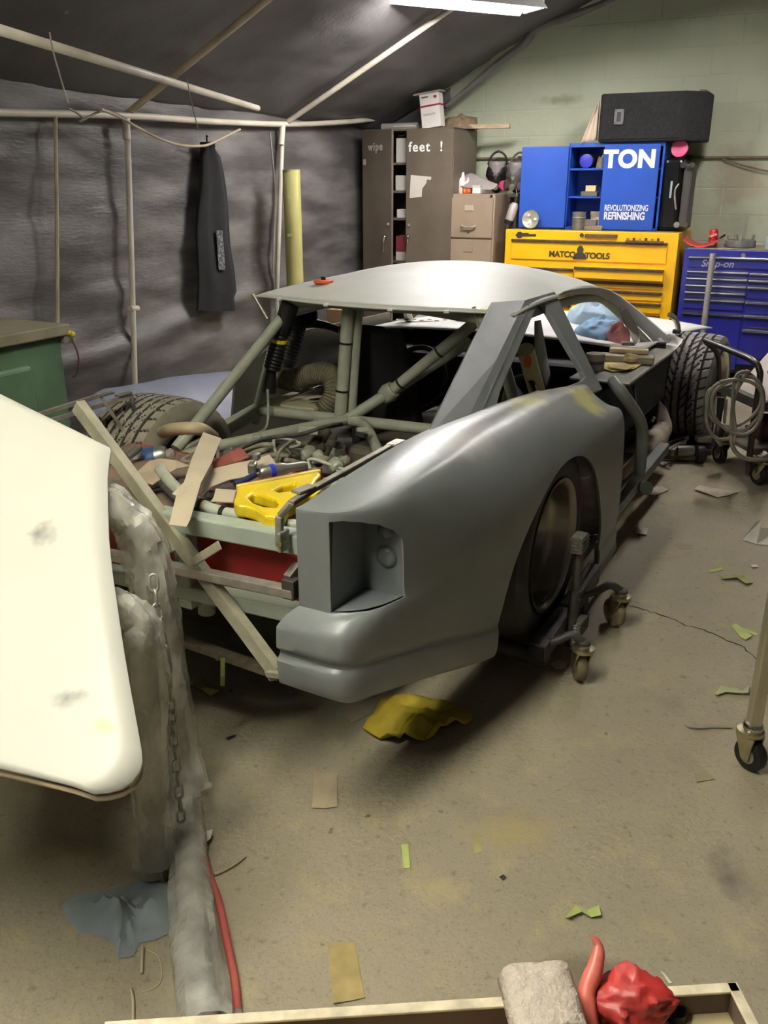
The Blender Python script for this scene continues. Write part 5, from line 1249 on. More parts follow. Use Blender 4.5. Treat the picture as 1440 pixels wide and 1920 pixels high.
car_sheet('yellow_card', 'yellow card hanging over the shelf edge', 'card', [CZ(1140, 684, SZ + .016), CZ(1165, 680, SZ + .016), CZ(1190, 688, SZ + .016), CZ(1175, 694, SZ + .012), CZ(1145, 690, SZ + .014)], mat('tan_card', S(190, 168, 110), .8), .002)
p = CZ(1182, 676, SZ + .014)
crumple('tan_rag', 'crumpled tan paper on the yellowed sheet', 'paper', (p.x, p.y, SZ + .014), .045, .04, .035, mat('tan_wad', S(170, 148, 112), .85), 51, frame=car_thing)
p = CZ(1238, 634, .70)
tt = car_thing('hose_tap', 'brass and grey air fitting on the fender tip', 'fitting', 2.36, -.80, .702)
MB().tube(spline([(0, 0, .0), (.02, 0, .03), (.0, .02, .08), (-.04, .04, .10)], 5), .014, 10).build('fitting_body', ZINC, tt, smooth=60)
MB().box(-.015, .015, -.02, .02, .0, .02).build('fitting_base', BLACK, tt, bevel=.003)

# ---- wheel dolly under the right rear wheel
wd = car_thing('wheel_dolly', 'black steel wheel dolly under the right rear wheel', 'dolly', 0, -1.0, 0)
DW = lambda x, y, z: Vector((x, y + 1.0, z))
DARKP = mat('dusty_black_paint', S(72, 70, 64), .55, metal=.3, var=.3, scale=14)
MB().bar(DW(-.27, -.995, .125), DW(.10, -.99, .125), .055, .055).build('channel_beam', DARKP, wd, bevel=.004)
MB().bar(DW(.02, -.99, .125), DW(.36, -.985, .14), .045, .07).build('inner_beam', DARKP, wd, bevel=.004)
MB().bar(DW(-.275, -.995, .126), DW(-.262, -.995, .126), .045, .045).build('beam_end', BLACK, wd)
for x in (-.20, .20):
    MB().tube([DW(x, -.985, .073), DW(x, -.62, .073)], .028, 16).build('roller', DARKP, wd, smooth=40)
    MB().bar(DW(x, -.985, .10), DW(x, -.985, .06), .05, .05).build('roller_bracket', DARKP, wd)
MB().tube([DW(-.22, -.62, .09), DW(.30, -.62, .09)], .02, 12).build('inner_bar', DARKP, wd, smooth=40)
def caster(parent, base, top, wr=.052, wdt=.03, rz=.3, arm=None, wm=None, side=.028):
    """base: point on the floor; a swivel caster with fork and wheel"""
    b = Vector(base); ax = Vector((math.cos(rz), math.sin(rz), 0))
    M2 = Matrix.Translation(b + Vector((0, 0, wr))) @ Vector((0, 0, 1)).rotation_difference(ax).to_matrix().to_4x4()
    MB().lathe([(wr * .55, -wdt / 2 - .001), (wr * .92, -wdt / 2), (wr, -wdt / 2 + .006), (wr, wdt / 2 - .006), (wr * .92, wdt / 2), (wr * .55, wdt / 2 + .001)], 24, M2).build('caster_wheel', wm or mat('tan_caster_rubber', S(120, 108, 80), .7), parent, smooth=40)
    MB().lathe([(wr * .5, -wdt / 2 - .003), (wr * .5, wdt / 2 + .003)], 16, M2).build('wheel_hub', STEEL, parent, smooth=40)
    fwd = Vector((-ax.y, ax.x, 0))
    for s_ in (-1, 1):
        o_ = b + ax * s_ * (wdt / 2 + .006)
        pts = [o_ + Vector((0, 0, wr * .75)) - fwd * .01, o_ + Vector((0, 0, wr * .75)) + fwd * .012, o_ + fwd * (side + .028) + Vector((0, 0, wr * 2 + .012)), o_ + fwd * (side - .03) + Vector((0, 0, wr * 2 + .012))]
        th = ax * .003
        MB().add([p - th for p in pts] + [p + th for p in pts], [(0, 1, 2, 3), (7, 6, 5, 4)] + [(i, (i + 1) % 4, 4 + (i + 1) % 4, 4 + i) for i in range(4)]).build('fork_cheek', ZINC, parent)
    sw = b + fwd * side + Vector((0, 0, wr * 2 + .012))
    MB().lathe([(.034, 0), (.036, .004), (.034, .012), (.02, .016), (.018, .026)], 18, Matrix.Translation(sw)).build('swivel', ZINC, parent, smooth=40)
    return sw + Vector((0, 0, .024))
for bx, ax_, ry in ((-.148, -.22, 2.1), (.26, .16, 2.4)):
    sw = caster(wd, DW(bx, -1.095, 0), None, rz=ry)
    q0 = DW(ax_, -1.0, .135)
    MB().tube(spline([q0, q0.lerp(sw, .35) + Vector((0, 0, .012)), q0.lerp(sw, .7) + Vector((0, 0, .03)), sw + Vector((0, 0, .004))], 5), .014, 8).build('caster_arm', DARKP, wd, smooth=50)
    MB().lathe([(.022, 0), (.022, .008), (.01, .016)], 12, Matrix.Translation(sw)).build('arm_bolt', DARKP, wd, smooth=40)
for bx in (-.2, .25):
    sw = caster(wd, DW(bx, -.55, 0), None, rz=.4)
    MB().bar(sw, DW(bx * .9, -.62, .11), .03, .02).build('caster_arm', DARKP, wd)
pt = CY(1086, 1022, -1.03); 
MB().tube([DW(pt.x - .02, -1.03, .10), DW(pt.x, -1.03, .24)], .016, 10).build('jack_post', DARKP, wd, smooth=40)
MB().tube([DW(pt.x, -1.03, .24), DW(pt.x + .005, -1.03, pt.z + .03)], .012, 10).build('jack_rod', DARKP, wd, smooth=40)
MB().box(-.032, .032, -.02, .02, 0, .055, Matrix.Translation(DW(pt.x, -1.03, pt.z - .02))).build('foot_pedal', mat('ribbed_rubber', S(84, 80, 70), .8, var=.3, scale=80), wd, bevel=.004)
for k in range(4): MB().box(-.033, .033, -.022, .022, .008 + k * .012, .012 + k * .012, Matrix.Translation(DW(pt.x, -1.03, pt.z - .02))).build('pedal_rib', DARKP, wd)
ringed([DW(pt.x - .02, -1.045, .05), DW(pt.x - .015, -1.045, .13)], .013, .010, STEEL, 'return_spring', wd, amp=.3)
MB().bar(DW(-.05, -1.03, .07), DW(.12, -1.03, .07), .03, .05).build('ratchet_block', DARKP, wd, bevel=.004)

# ---- the body panel lying by the tent wall
bp_ = car_thing('loose_body_panel', 'grey-blue loose body panel lying along the tarpaulin wall', 'body panel', 1.0, 1.6, 0)
def bpf(u, v):
    x = -.60 + 1.95 * u; y = -.46 + .72 * v; cr_ = .50 - .16 * u
    z = cr_ * (math.sin(math.pi / 2 * min(1, v / .66)) ** .75 if v < .66 else 1 - .9 * (v - .66)) + .012 * fbm(x * 2, y * 3) * v
    if u < .1: z *= .85 + 1.5 * u
    return Vector((x, y + .05 * math.sin(u * 5), max(0, z)))
MB().grid(bpf, 30, 14).build('panel_skin', GREY_BLUE, bp_, smooth=180, solid=.006)
MB().tube([bpf(k / 20, 0) for k in range(21)], .008, 8).build('panel_lip', GREY_BLUE, bp_, smooth=60)
t = car_thing('grey_tub', 'dark grey plastic tub behind the left rear tyre', 'tub', -.52, 1.18, 0)
MB().lathe([(.13, 0), (.15, .01), (.17, .30), (.178, .31), (.178, .325), (.165, .325), (.145, .02), (.001, .02)], 24, caps=False).build('tub_body', mat('dark_grey_tub', S(78, 80, 84), .6), t, smooth=40)
MB().tube(spline([(.17, 0, .30), (.14, .05, .36), (0, .1, .40), (-.14, .05, .36), (-.17, 0, .30)], 5), .005, 6).build('bail_handle', STEEL, t)

# ---- green workbench
gb = room_thing('green_workbench', 'green steel workbench with drawer at the left edge', 'workbench', -3.42, 2.3)
MB().box(-.30, .34, -.75, .72, .80, .85).build('worktop', mat('dusty_bench_top', S(132, 126, 100), .7, var=.2, scale=5), gb, bevel=.006)
MB().box(-.28, .30, -.72, .69, .36, .80).build('body', GREEN_BENCH, gb, bevel=.006)
dr = MB().box(.295, .335, .02, .48, .44, .70).build('drawer', GREEN_BENCH, gb, bevel=.02, seg=3)
MB().box(.335, .35, .20, .30, .55, .60).build('drawer_pull', STEEL_DARK, dr, bevel=.004)
for sx in (-.24, .26):
    for sy in (-.66, .62): MB().box(sx - .04, sx + .04, sy - .05, sy + .05, 0, .37).build('leg', GREEN_BENCH, gb, bevel=.004)
MB().box(-.02, .02, -.03, .03, 0, .05, Matrix.Translation((.31, .72, .76))).build('cable_clamp', STEEL, gb, bevel=.004)
for k in (0, 1): MB().lathe([(.001, 0), (.012, .004), (.016, .014), (.010, .024), (.001, .028)], 12, Matrix.Translation((.318 + .012, .715 + .022 * k, .795 - .01 * k))).build('yellow_knob', YELLOW, gb, smooth=60)
MB().tube(spline([(.33, .73, .78), (.35, .74, .70), (.34, .73, .62), (.32, .72, .60)], 5), .004, 6).build('red_wire', mat('dull_wire', S(96, 56, 60), .6), gb)

# ================================================================== left foreground: panel on its padded stand
def PN(u, v): return hit(u, v, Vector((0, 1.55, .715)), Vector((0, -.52, 1)))
HOODW = mat('white_hood_primer', S(204, 202, 190), .42, var=.02, scale=3)
for (u, v, r1_, r2_, c_) in ((86, 1008, .055, .060, S(92, 90, 86)), (128, 1326, .050, .030, S(96, 94, 90)), (152, 1320, .04, .018, S(120, 118, 112)), (198, 1376, .048, .026, S(200, 182, 90))):
    q_ = PN(u, v); blob(HOODW, tuple(q_), (r1_, r2_ * 1.2, .05), c_, soft=(.1, .7), nscale=40, namt=.35)
right_px = [(150, 818), (196, 841), (206, 846), (209, 852), (206, 872), (203, 905), (204, 960), (206, 1020), (212, 1080), (222, 1150), (234, 1230), (246, 1300), (258, 1365), (267, 1415), (269, 1435), (264, 1454), (250, 1471), (230, 1481), (205, 1486), (180, 1486)]
n_ = len(right_px)
top_l, bot_l = (-330, 580), (-330, 1385)
pv = []
for j, (u, v) in enumerate(right_px):
    t_ = j / (n_ - 1); lf_ = (top_l[0], top_l[1] + (bot_l[1] - top_l[1]) * t_ ** .9)
    for i in range(13):
        s_ = i / 12
        uu = lf_[0] + (u - lf_[0]) * s_; vv = lf_[1] + (v - lf_[1]) * s_
        if t_ > .9: vv += 14 * math.sin(s_ * math.pi) * (t_ - .9) * 10 * -.6
        q_ = PN(uu, vv); q_.z += .012 * math.sin(math.pi * min(1, t_)) - .004 * (s_ > .95)
        pv.append(q_)
hp_t = thing('hood_panel', 'large white body panel resting on the plastic-wrapped stand', 'body panel', (0, 0, 0))
hpn = MB().add(pv, [(j * 13 + i, j * 13 + i + 1, (j + 1) * 13 + i + 1, (j + 1) * 13 + i) for j in range(n_ - 1) for i in range(12)]).build('panel_skin', HOODW, hp_t, smooth=60, solid=.010)
edge = [pv[j * 13 + 12] - Vector((0, 0, .009)) for j in range(14, n_)] + [pv[(n_ - 1) * 13 + i] - Vector((0, 0, .009)) for i in range(11, -1, -1)]
MB().tube(edge, .004, 6).build('panel_edge', mat('tan_edge', S(168, 150, 120), .7), hp_t, smooth=60)

stand = thing('padded_stand', 'steel panel stand wrapped in clear plastic film, chain hanging on it', 'stand', (-.45, 1.7, 0))
SB = Vector((-.45, 1.7, 0))
def WY_(u, v, y): return WY(u, v, y) - SB
FOAM = mat('grey_pipe_padding', S(140, 134, 118), .75, var=.25, scale=12)
pA = [PN(120, 905) - SB + Vector((0, .02, -.06)), WY_(205, 945, 1.80) + Vector((0, 0, 0)), WY_(246, 985, 1.80), WY_(272, 1040, 1.80), WY_(292, 1130, 1.80), WY_(312, 1260, 1.80), WY_(330, 1400, 1.80), WZ(348, 1505, .02) - SB]
MB().tube(spline(pA, 5), .030, 14).build('rear_post', FOAM, stand, smooth=60)
pB = [PN(110, 1110) - SB + Vector((0, .02, -.06)), WY_(196, 1140, 1.56), WY_(238, 1150, 1.56), WY_(264, 1185, 1.56), WY_(271, 1260, 1.56), WY_(276, 1400, 1.56), WY_(284, 1550, 1.56), WZ(288, 1640, .01) - SB]
MB().tube(spline(pB, 5), .028, 14).build('front_post', FOAM, stand, smooth=60)
lg = [WZ(346, 1500, .04) - SB, WZ(352, 1600, .035) - SB, WZ(366, 1750, .03) - SB, WZ(392, 1935, .03) - SB]
MB().tube(spline(lg, 4), .026, 12).build('foot_leg', mat('grey_foot_tube', S(128, 126, 118), .6, var=.2), stand, smooth=60)
MB().bar(WZ(288, 1640, .02) - SB, WZ(352, 1560, .03) - SB, .05, .03).build('foot_tie', FOAM, stand)
def sleeve(path, r, name, seed, amp=.3, k=8, n=30):
    P_ = spline(path, k); fr_ = frames(P_); V = []; Fc = []; m_ = len(P_)
    for i, (p, (t_, a_, b_)) in enumerate(zip(P_, fr_)):
        rr = r[0] + (r[1] - r[0]) * i / (m_ - 1)
        for j in range(n):
            an = 2 * math.pi * j / n; k_ = 1 + amp * fbm(math.cos(an) * 1.3 + seed, math.sin(an) * 1.3, i * .12) + amp * .5 * abs(fbm(math.cos(an) * 2.4 + i * .06, math.sin(an) * 2.4 + seed, i * .22)) + amp * .35 * abs(fbm(math.cos(an) * 5, math.sin(an) * 5 + seed, i * .7))
            V.append(p + (a_ * math.cos(an) + b_ * math.sin(an)) * rr * k_)
    for i in range(m_ - 1):
        for j in range(n): q_ = (j + 1) % n; Fc.append((i * n + j, i * n + q_, (i + 1) * n + q_, (i + 1) * n + j))
    return MB().add(V, Fc).build(name, FILM, stand, smooth=28)
sleeve(pA[:-1] + [pA[-1] + Vector((0, 0, .03))], (.038, .056), 'film_wrap', 1)
sleeve(pB[:-1] + [pB[-1] + Vector((0, 0, .03))], (.037, .040), 'film_wrap', 5)
sleeve(lg, (.040, .048), 'film_wrap', 9, .2)
# chain
ch = thing('steel_chain', 'steel chain hanging down the plastic-wrapped stand', 'chain', WY(286, 1068, 1.64))
CB = WY(286, 1068, 1.64)
cpth = spline([WY(286, 1066, 1.64), WY(290, 1110, 1.62), WY(301, 1180, 1.60), WY(316, 1260, 1.585), WY(323, 1340, 1.585), WY(331, 1430, 1.59), WY(341, 1545, 1.60)], 16)
def link_mesh():
    pts = []
    for k in range(20):
        a_ = 2 * math.pi * k / 20; pts.append(Vector((.0085 * math.cos(a_), 0, .0095 * math.sin(a_) + (.008 if math.sin(a_) > 0 else -.008))))
    mb = MB().tube(pts, .0028, 7, closed=True)
    me = bpy.data.meshes.new('link'); me.from_pydata([tuple(v) for v in mb.V], [], mb.F); me.polygons.foreach_set('use_smooth', [True] * len(me.polygons)); me.materials.append(STEEL); return me
LM = link_mesh(); acc = 0; i_ = 0
for a, b in zip(cpth, cpth[1:]):
    acc += (b - a).length
    if acc >= .0275:
        acc = 0; d_ = (b - a).normalized(); o = bpy.data.objects.new('link', LM); COL.objects.link(o); o.parent = ch; o.location = b - CB
        o.rotation_euler = (Vector((0, 0, 1)).rotation_difference(d_).to_matrix() @ Matrix.Rotation(math.pi / 2 * (i_ % 2) + .3, 3, 'Z')).to_euler(); i_ += 1

# red air hose, blue film, strings
t = thing('red_air_hose', 'faded red air hose lying along the floor by the stand', 'hose', WZ(400, 1700))
hb = WZ(400, 1700)
hpts = [WZ(362, 1550), WZ(378, 1590), WZ(395, 1650), WZ(412, 1700), WZ(428, 1780), WZ(440, 1840), WZ(446, 1905), WZ(450, 1990)]
MB().tube([p - hb + Vector((0, 0, .0075)) for p in spline(hpts, 6)], .0085, 10).build('hose_body', mat('faded_red_hose', S(172, 84, 76), .55, var=.12), t, smooth=60)
MB().lathe([(.011, 0), (.012, .01), (.011, .03)], 12, align(hpts[-2] - hb + Vector((0, 0, .0085)), hpts[-1] - hb + Vector((0, 0, .0085)))).build('hose_ferrule', STEEL, t)
bf = thing('blue_plastic_film', 'crumpled pale blue plastic film on the floor by the stand', 'plastic film', WZ(240, 1710))
fb0 = WZ(240, 1710)
fout = [(118, 1700), (140, 1680), (200, 1672), (255, 1655), (305, 1652), (330, 1670), (332, 1745), (290, 1765), (262, 1770), (250, 1795), (222, 1800), (215, 1775), (200, 1760), (150, 1750), (128, 1730)]
cen_ = (240, 1712); V = []; nn = len(fout) * 2
for k in range(7):
    for i in range(nn):
        a, b = fout[i // 2], fout[(i // 2 + 1) % len(fout)]; f_ = (i % 2) / 2; u = a[0] + (b[0] - a[0]) * f_; v = a[1] + (b[1] - a[1]) * f_
        s_ = k / 6; q_ = WZ(cen_[0] + (u - cen_[0]) * s_, cen_[1] + (v - cen_[1]) * s_) - fb0
        q_.z = .004 + max(0, .045 * (1 - s_ ** 2) * (.6 + 1.3 * fbm(q_.x * 14, q_.y * 14, 2))) ; V.append(q_)
MB().add(V, [(k * nn + i, k * nn + (i + 1) % nn, (k + 1) * nn + (i + 1) % nn, (k + 1) * nn + i) for k in range(6) for i in range(nn)]).build('film_sheet', BLUE_FILM, bf, smooth=40)
def string(label, pxs, r, m, name='paper_string'):
    b = WZ(*pxs[0]); t = thing(name, label, 'string', b)
    MB().tube([WZ(*q) - b + Vector((0, 0, r + .0005)) for q in pxs] if len(pxs) < 3 else [p - b + Vector((0, 0, r + .0005)) for p in spline([WZ(*q) for q in pxs], 5)], r, 6).build('string_body', m, t, smooth=60)
TWINE = mat('pale_twine', S(190, 176, 146), .8)
string('short white twist of paper at the blue film edge', [(268, 1778), (267, 1800), (266, 1828)], .003, TWINE)
string('thin looped thread on the floor below the blue film', [(275, 1783), (297, 1795), (304, 1825), (295, 1850), (265, 1862)], .0012, TWINE, 'thin_thread')
string('long pale string near the bottom left of the floor', [(246, 1856), (250, 1880), (250, 1925)], .003, TWINE)
string('curled white paper twist right of the red hose', [(402, 1643), (425, 1632), (445, 1620), (460, 1608)], .004, TWINE)

# ---- litter on the floor
def litter(name, label, cat, px, m, curl=.004, group=None, thick=.0012):
    P_ = [WZ(u, v) for u, v in px]; c_ = sum(P_, Vector()) / len(P_)
    t = thing(name, label, cat, c_, 0, group)
    rr = random.Random(label)
    fill_sheet('paper_piece', [p - c_ + Vector((0, 0, .001 + rr.uniform(0, curl))) for p in P_], m, t, thick)
    return t
BRN = mat('floor_brown_paper', S(150, 138, 112), .85, var=.06)
litter('paper_offcut', 'curved cream paper offcut on the floor before the trolley', 'paper', [(1301, 921), (1312, 912), (1335, 917), (1362, 919), (1387, 924), (1365, 931), (1345, 934), (1325, 929)], mat('cream_offcut', S(196, 182, 166), .8), .012)
litter('card_offcut', 'tan card scrap lying by the side tube foot', 'card', [(1210, 928), (1222, 916), (1240, 914), (1254, 920), (1228, 931)], mat('cream_offcut', S(196, 182, 166)), .010)
litter('paper_square', 'small square paper scrap beside the sill', 'paper', [(1193, 991), (1215, 992), (1212, 1005), (1191, 1003)], mat('cream_offcut', S(196, 182, 166)), .006)
litter('tape_scrap', 'small torn beige scrap in the middle of the aisle', 'paper', [(1268, 1020), (1285, 1022), (1302, 1024), (1300, 1030), (1272, 1030)], BRN, .004)
litter('paper_chip', 'tiny white paper chip near the white folded paper', 'paper', [(1406, 1061), (1418, 1060), (1422, 1064), (1411, 1066)], PAPER, .004)
litter('tape_strip', 'short pale green tape strip in the aisle', 'tape', [(1328, 1071), (1352, 1066), (1357, 1069), (1333, 1074)], MASK_GREEN, .004)
litter('tape_curl', 'twisted olive green tape scrap in the aisle', 'tape', [(1347, 1082), (1362, 1085), (1395, 1080), (1394, 1084), (1412, 1094), (1398, 1099), (1380, 1088), (1355, 1089)], mat('olive_tape', S(150, 156, 96), .8), .012)
litter('tape_bow', 'crossed pale green tape strips by the cart leg', 'tape', [(1371, 1175), (1380, 1170), (1410, 1195), (1398, 1202), (1388, 1196)], MASK_GREEN, .006)
litter('tape_tail', 'thin pale green tape tail beside the crossed strips', 'tape', [(1388, 1182), (1396, 1180), (1422, 1190), (1418, 1193)], MASK_GREEN, .004)
litter('tape_wad', 'wad of pale green tape left of the cart leg', 'tape', [(1340, 1303), (1352, 1288), (1362, 1294), (1375, 1293), (1392, 1300), (1404, 1290), (1402, 1306), (1380, 1305), (1360, 1303), (1345, 1307)], mat('pale_green_tape', S(172, 178, 132), .8), .014)
litter('brown_strip', 'long thin brown paper strip left of the cart caster', 'paper', [(1281, 1362), (1300, 1365), (1330, 1364), (1372, 1361), (1372, 1367), (1335, 1368), (1310, 1371), (1290, 1368)], BRN, .010)
litter('tan_flake', 'faint tan flake below the brown strip', 'paper', [(1302, 1452), (1325, 1448), (1340, 1462), (1306, 1468)], BRN, .002)
litter('paper_rectangle', 'tan paper rectangle on the floor under the bumper', 'paper', [(590, 1453), (632, 1453), (633, 1514), (610, 1518), (585, 1516)], mat('tan_rectangle', S(168, 154, 124), .85), .004)
litter('yellow_card_strip', 'yellowish card strip near the bottom of the floor', 'card', [(614, 1775), (665, 1768), (684, 1872), (660, 1878), (625, 1884)], mat('yellowish_card', S(164, 146, 96), .85, var=.15, scale=20), .003)
litter('green_tape_tab', 'bright green tape tab lying alone on the floor', 'tape', [(752, 1586), (766, 1584), (769, 1629), (757, 1630)], MASK_GREEN, .003)
litter('faded_tape_tab', 'faded olive tape tab right of the bright green one', 'tape', [(884, 1566), (897, 1563), (904, 1598), (890, 1603)], mat('faded_tape', S(156, 150, 98), .85), .002)
litter('green_tape_bow', 'folded green tape bow at the lower right floor', 'tape', [(1060, 1722), (1078, 1708), (1100, 1712), (1122, 1705), (1127, 1722), (1108, 1724), (1090, 1717), (1066, 1728)], MASK_GREEN, .014)
litter('thin_sliver', 'thin pale sliver near the tray', 'paper', [(1238, 1823), (1243, 1824), (1260, 1845), (1254, 1846)], PAPER, .003)
litter('white_curl', 'white curled paper right of the red hose top', 'paper', [(372, 1572), (385, 1560), (400, 1568), (396, 1580), (385, 1593)], PAPER, .02)
litter('white_tear', 'torn white paper tucked by the red hose', 'paper', [(385, 1640), (396, 1655), (398, 1690), (392, 1725), (400, 1735), (393, 1757), (388, 1700)], mat('cream_offcut', S(196, 182, 166)), .01)
litter('paper_tab', 'dim tan paper under the bumper edge', 'paper', [(645, 1345), (668, 1335), (692, 1340), (660, 1358)], BRN, .004)
litter('green_scrap', 'olive paper scrap under the wheel dolly', 'paper', [(965, 1236), (985, 1230), (1012, 1236), (1010, 1243), (990, 1243)], mat('olive_tape', S(150, 156, 96)), .008)
litter('cream_scrap', 'cream paper scrap before the dolly caster', 'paper', [(1030, 1246), (1045, 1240), (1062, 1245), (1060, 1255), (1042, 1258)], mat('cream_offcut', S(196, 182, 166)), .010)
litter('floor_leaf', 'dark sliver on the floor near the stand', 'sliver', [(423, 1385), (440, 1379), (442, 1382), (428, 1388)], STEEL_DARK, .003)
litter('brown_chip', 'dark brown spot of dirt on the middle floor', 'chip', [(936, 1646), (944, 1641), (949, 1647), (943, 1652)], STEEL_DARK, .003)
# folded white paper at the right edge
t = thing('folded_paper', 'folded white paper standing on the floor at the right edge', 'paper', WZ(1425, 1015))
wb0 = WZ(1425, 1015)
W3 = lambda u, v, z: WZ(u, v, z) - wb0
MB().add([W3(1392, 1012, .005), W3(1418, 1020, .002), W3(1428, 975, .08), W3(1418, 978, .08)], [(0, 1, 2, 3)]).build('paper_leaf', PAPER, t, solid=.002)
MB().add([W3(1418, 1020, .003), W3(1460, 1024, .002), W3(1460, 990, .04), W3(1427, 990, .06)], [(0, 1, 2, 3)]).build('paper_leaf', PAPER, t, solid=.002)
# yellow cloth under the bumper
yc_ = thing('yellow_cloth', 'olive yellow cloth crumpled on the floor under the bumper', 'rag', WZ(790, 1355))
yb0 = WZ(790, 1355)
yo = [(680, 1370), (700, 1345), (716, 1318), (760, 1312), (810, 1318), (850, 1325), (880, 1338), (886, 1352), (870, 1366), (838, 1370), (812, 1385), (778, 1402), (758, 1388), (740, 1398), (712, 1390)]
V = []; nn = len(yo) * 2
for k in range(8):
    for i in range(nn):
        a, b = yo[i // 2], yo[(i // 2 + 1) % len(yo)]; f_ = (i % 2) / 2; s_ = k / 7
        q_ = WZ(790 + (a[0] + (b[0] - a[0]) * f_ - 790) * s_, 1352 + (a[1] + (b[1] - a[1]) * f_ - 1352) * s_) - yb0
        q_.z = .006 + max(0, .03 * (1.1 - s_) + .035 * fbm(q_.x * 9, q_.y * 12, 6) + .02 * fbm(q_.x * 22, q_.y * 22)); V.append(q_)
MB().add(V, [(k * nn + i, k * nn + (i + 1) % nn, (k + 1) * nn + (i + 1) % nn, (k + 1) * nn + i) for k in range(7) for i in range(nn)]).build('cloth_body', mat('olive_yellow_cloth', S(176, 156, 44), .9, var=.14, scale=14), yc_, smooth=50, solid=.006, offset=1)
# green tape hanging from the low strip, tape heap on the floor
for (u, v, u2, v2, lab) in ((405, 1222, 408, 1242, 'short bright green tape hanging from the low wooden strip'), (418, 1240, 416, 1290, 'long olive tape hanging from the low wooden strip')):
    a = CZ(u, v, .25); w0 = c2w(*a); 
    t = thing('hanging_tape', lab, 'tape', w0); d_ = hit(u2, v2, w0, Vector((0, 1, 0))) - w0
    MB().add([(-.006, 0, .01), (.006, 0, .01), d_ + Vector((.006, .01, 0)), d_ + Vector((-.006, .01, 0)), d_ * .5 + Vector((-.004, -.008, 0)), d_ * .5 + Vector((.008, -.008, 0))], [(0, 1, 5, 4), (4, 5, 2, 3)]).build('tape_piece', MASK_GREEN if v < 1230 else mat('olive_tape', S(150, 156, 96)), t, solid=.001)
litter('olive_tape_heap', 'olive tape heap on the floor under the tail frame', 'tape', [(352, 1288), (368, 1276), (378, 1280), (390, 1300), (412, 1305), (395, 1308), (378, 1300), (360, 1290)], mat('olive_tape', S(150, 156, 96)), .02)

# ================================================================== near tray cart, bottom of the frame
TZ = .72
tp0, tp1 = WZ(200, 1924, TZ), WZ(1378, 1850, TZ)
tc = thing('tray_cart', 'shallow cardboard-lined tray on a cart at the bottom edge', 'cart', ((tp0 + tp1) / 2).to_tuple()[:2] + (0,), math.atan2((tp1 - tp0).y, (tp1 - tp0).x))
TL = (tp1 - tp0).length / 2; TD = .34
TRAYM = mat('worn_tray_board', S(176, 160, 122), .8, var=.18, scale=9); TRAYE = mat('chipped_white_edge', S(196, 184, 158), .8, var=.25, scale=40); TRAYD = mat('shaded_tray_inside', S(92, 76, 62), .8, var=.15)  # inside of the rim darkened in its colour for the shade there
MB().box(-TL, TL, -TD, -.0, TZ - .034, TZ - .026).build('tray_floor', TRAYM, tc)
MB().box(-TL, TL, -.006, 0, TZ - .034, TZ).build('tray_rim', TRAYD, tc)
MB().box(TL - .006, TL, -TD, 0, TZ - .034, TZ).build('tray_rim', TRAYD, tc)
MB().box(-TL - .002, TL + .002, -.008, .003, TZ, TZ + .003).build('rim_edge', TRAYE, tc, bevel=.001)
MB().box(TL - .008, TL + .003, -TD, .003, TZ, TZ + .003).build('rim_edge', TRAYE, tc, bevel=.001)
MB().box(-TL, -TL + .006, -TD, 0, TZ - .034, TZ).build('tray_rim', TRAYD, tc)
MB().box(-TL + .02, TL - .02, -TD + .02, -.02, TZ - .06, TZ - .034).build('frame', STEEL_DARK, tc)
for sx in (-TL + .04, TL - .04):
    for sy in (-TD + .04, -.04): MB().box(sx - .012, sx + .012, sy - .012, sy + .012, 0, TZ - .034).build('leg', STEEL_DARK, tc)
blob(TRAYM, (TL - .06, -.05, TZ), (.06, .05, .05), S(206, 170, 150), nscale=30)
TF = TZ - .026
rg = thing('grey_towel', 'folded grey towel lying in the tray', 'towel', WZ(1018, 1893, TZ + .004), tc.rotation_euler.z)
def tow(u, v):
    return Vector(((u - .5) * .066, (v - .5) * .07, .016 * (1 - abs(2 * u - 1) ** 4) ** .5 + .004 * fbm(u * 5, v * 5) + .002))
MB().grid(tow, 14, 12).build('towel_body', mat('grey_towelling', S(184, 172, 158), .95, var=.08, scale=60, bump=.5, bscale=200), rg, smooth=180, solid=.004, offset=1)
rb_ = thing('red_rag_bundle', 'bright red plastic bundle with a twisted tail in the tray', 'bundle', WZ(1180, 1905, TF))
REDP = mat('red_plastic_sheet', S(164, 46, 42), .45, var=.25, scale=18)
def rbf(u, v):
    an = 2 * math.pi * u; r_ = math.sin(math.pi * v); k_ = 1 + .10 * math.sin(an * 5 + v * 7) + .45 * abs(fbm(math.cos(an) * 2.5, math.sin(an) * 2.5, v * 5)) + .1 * fbm(math.cos(an) * 6, math.sin(an) * 6, v * 9)
    return Vector((.048 * (1 - 2 * v), .027 * r_ * k_ * math.cos(an), .022 + .022 * r_ * k_ * math.sin(an)))
MB().grid(rbf, 44, 26, wrap=True).build('bundle_body', REDP, rb_, smooth=70)
MB().tube(spline([(-.045, -.02, .012), (-.044, .0, .03), (-.034, .015, .044), (-.028, .03, .056), (-.034, .036, .064)], 5), [.010] * 5 + [.009] * 5 + [.008, .008, .007, .007, .006] + [.005, .004, .004, .003, .002] + [.0015], 9).build('twisted_tail', mat('pale_red_plastic', S(206, 106, 92), .4, var=.2, scale=20), rb_, smooth=60)
bn = thing('small_cap', 'small dark bottle beside the red bundle', 'cap', WZ(1268, 1908, TF))  # a lone dark cap lying in the tray
MB().lathe([(.010, 0), (.009, .002), (.009, .010), (.006, .012), (.001, .012)], 14, caps=False).build('cap_body', BLACK, bn, smooth=40)

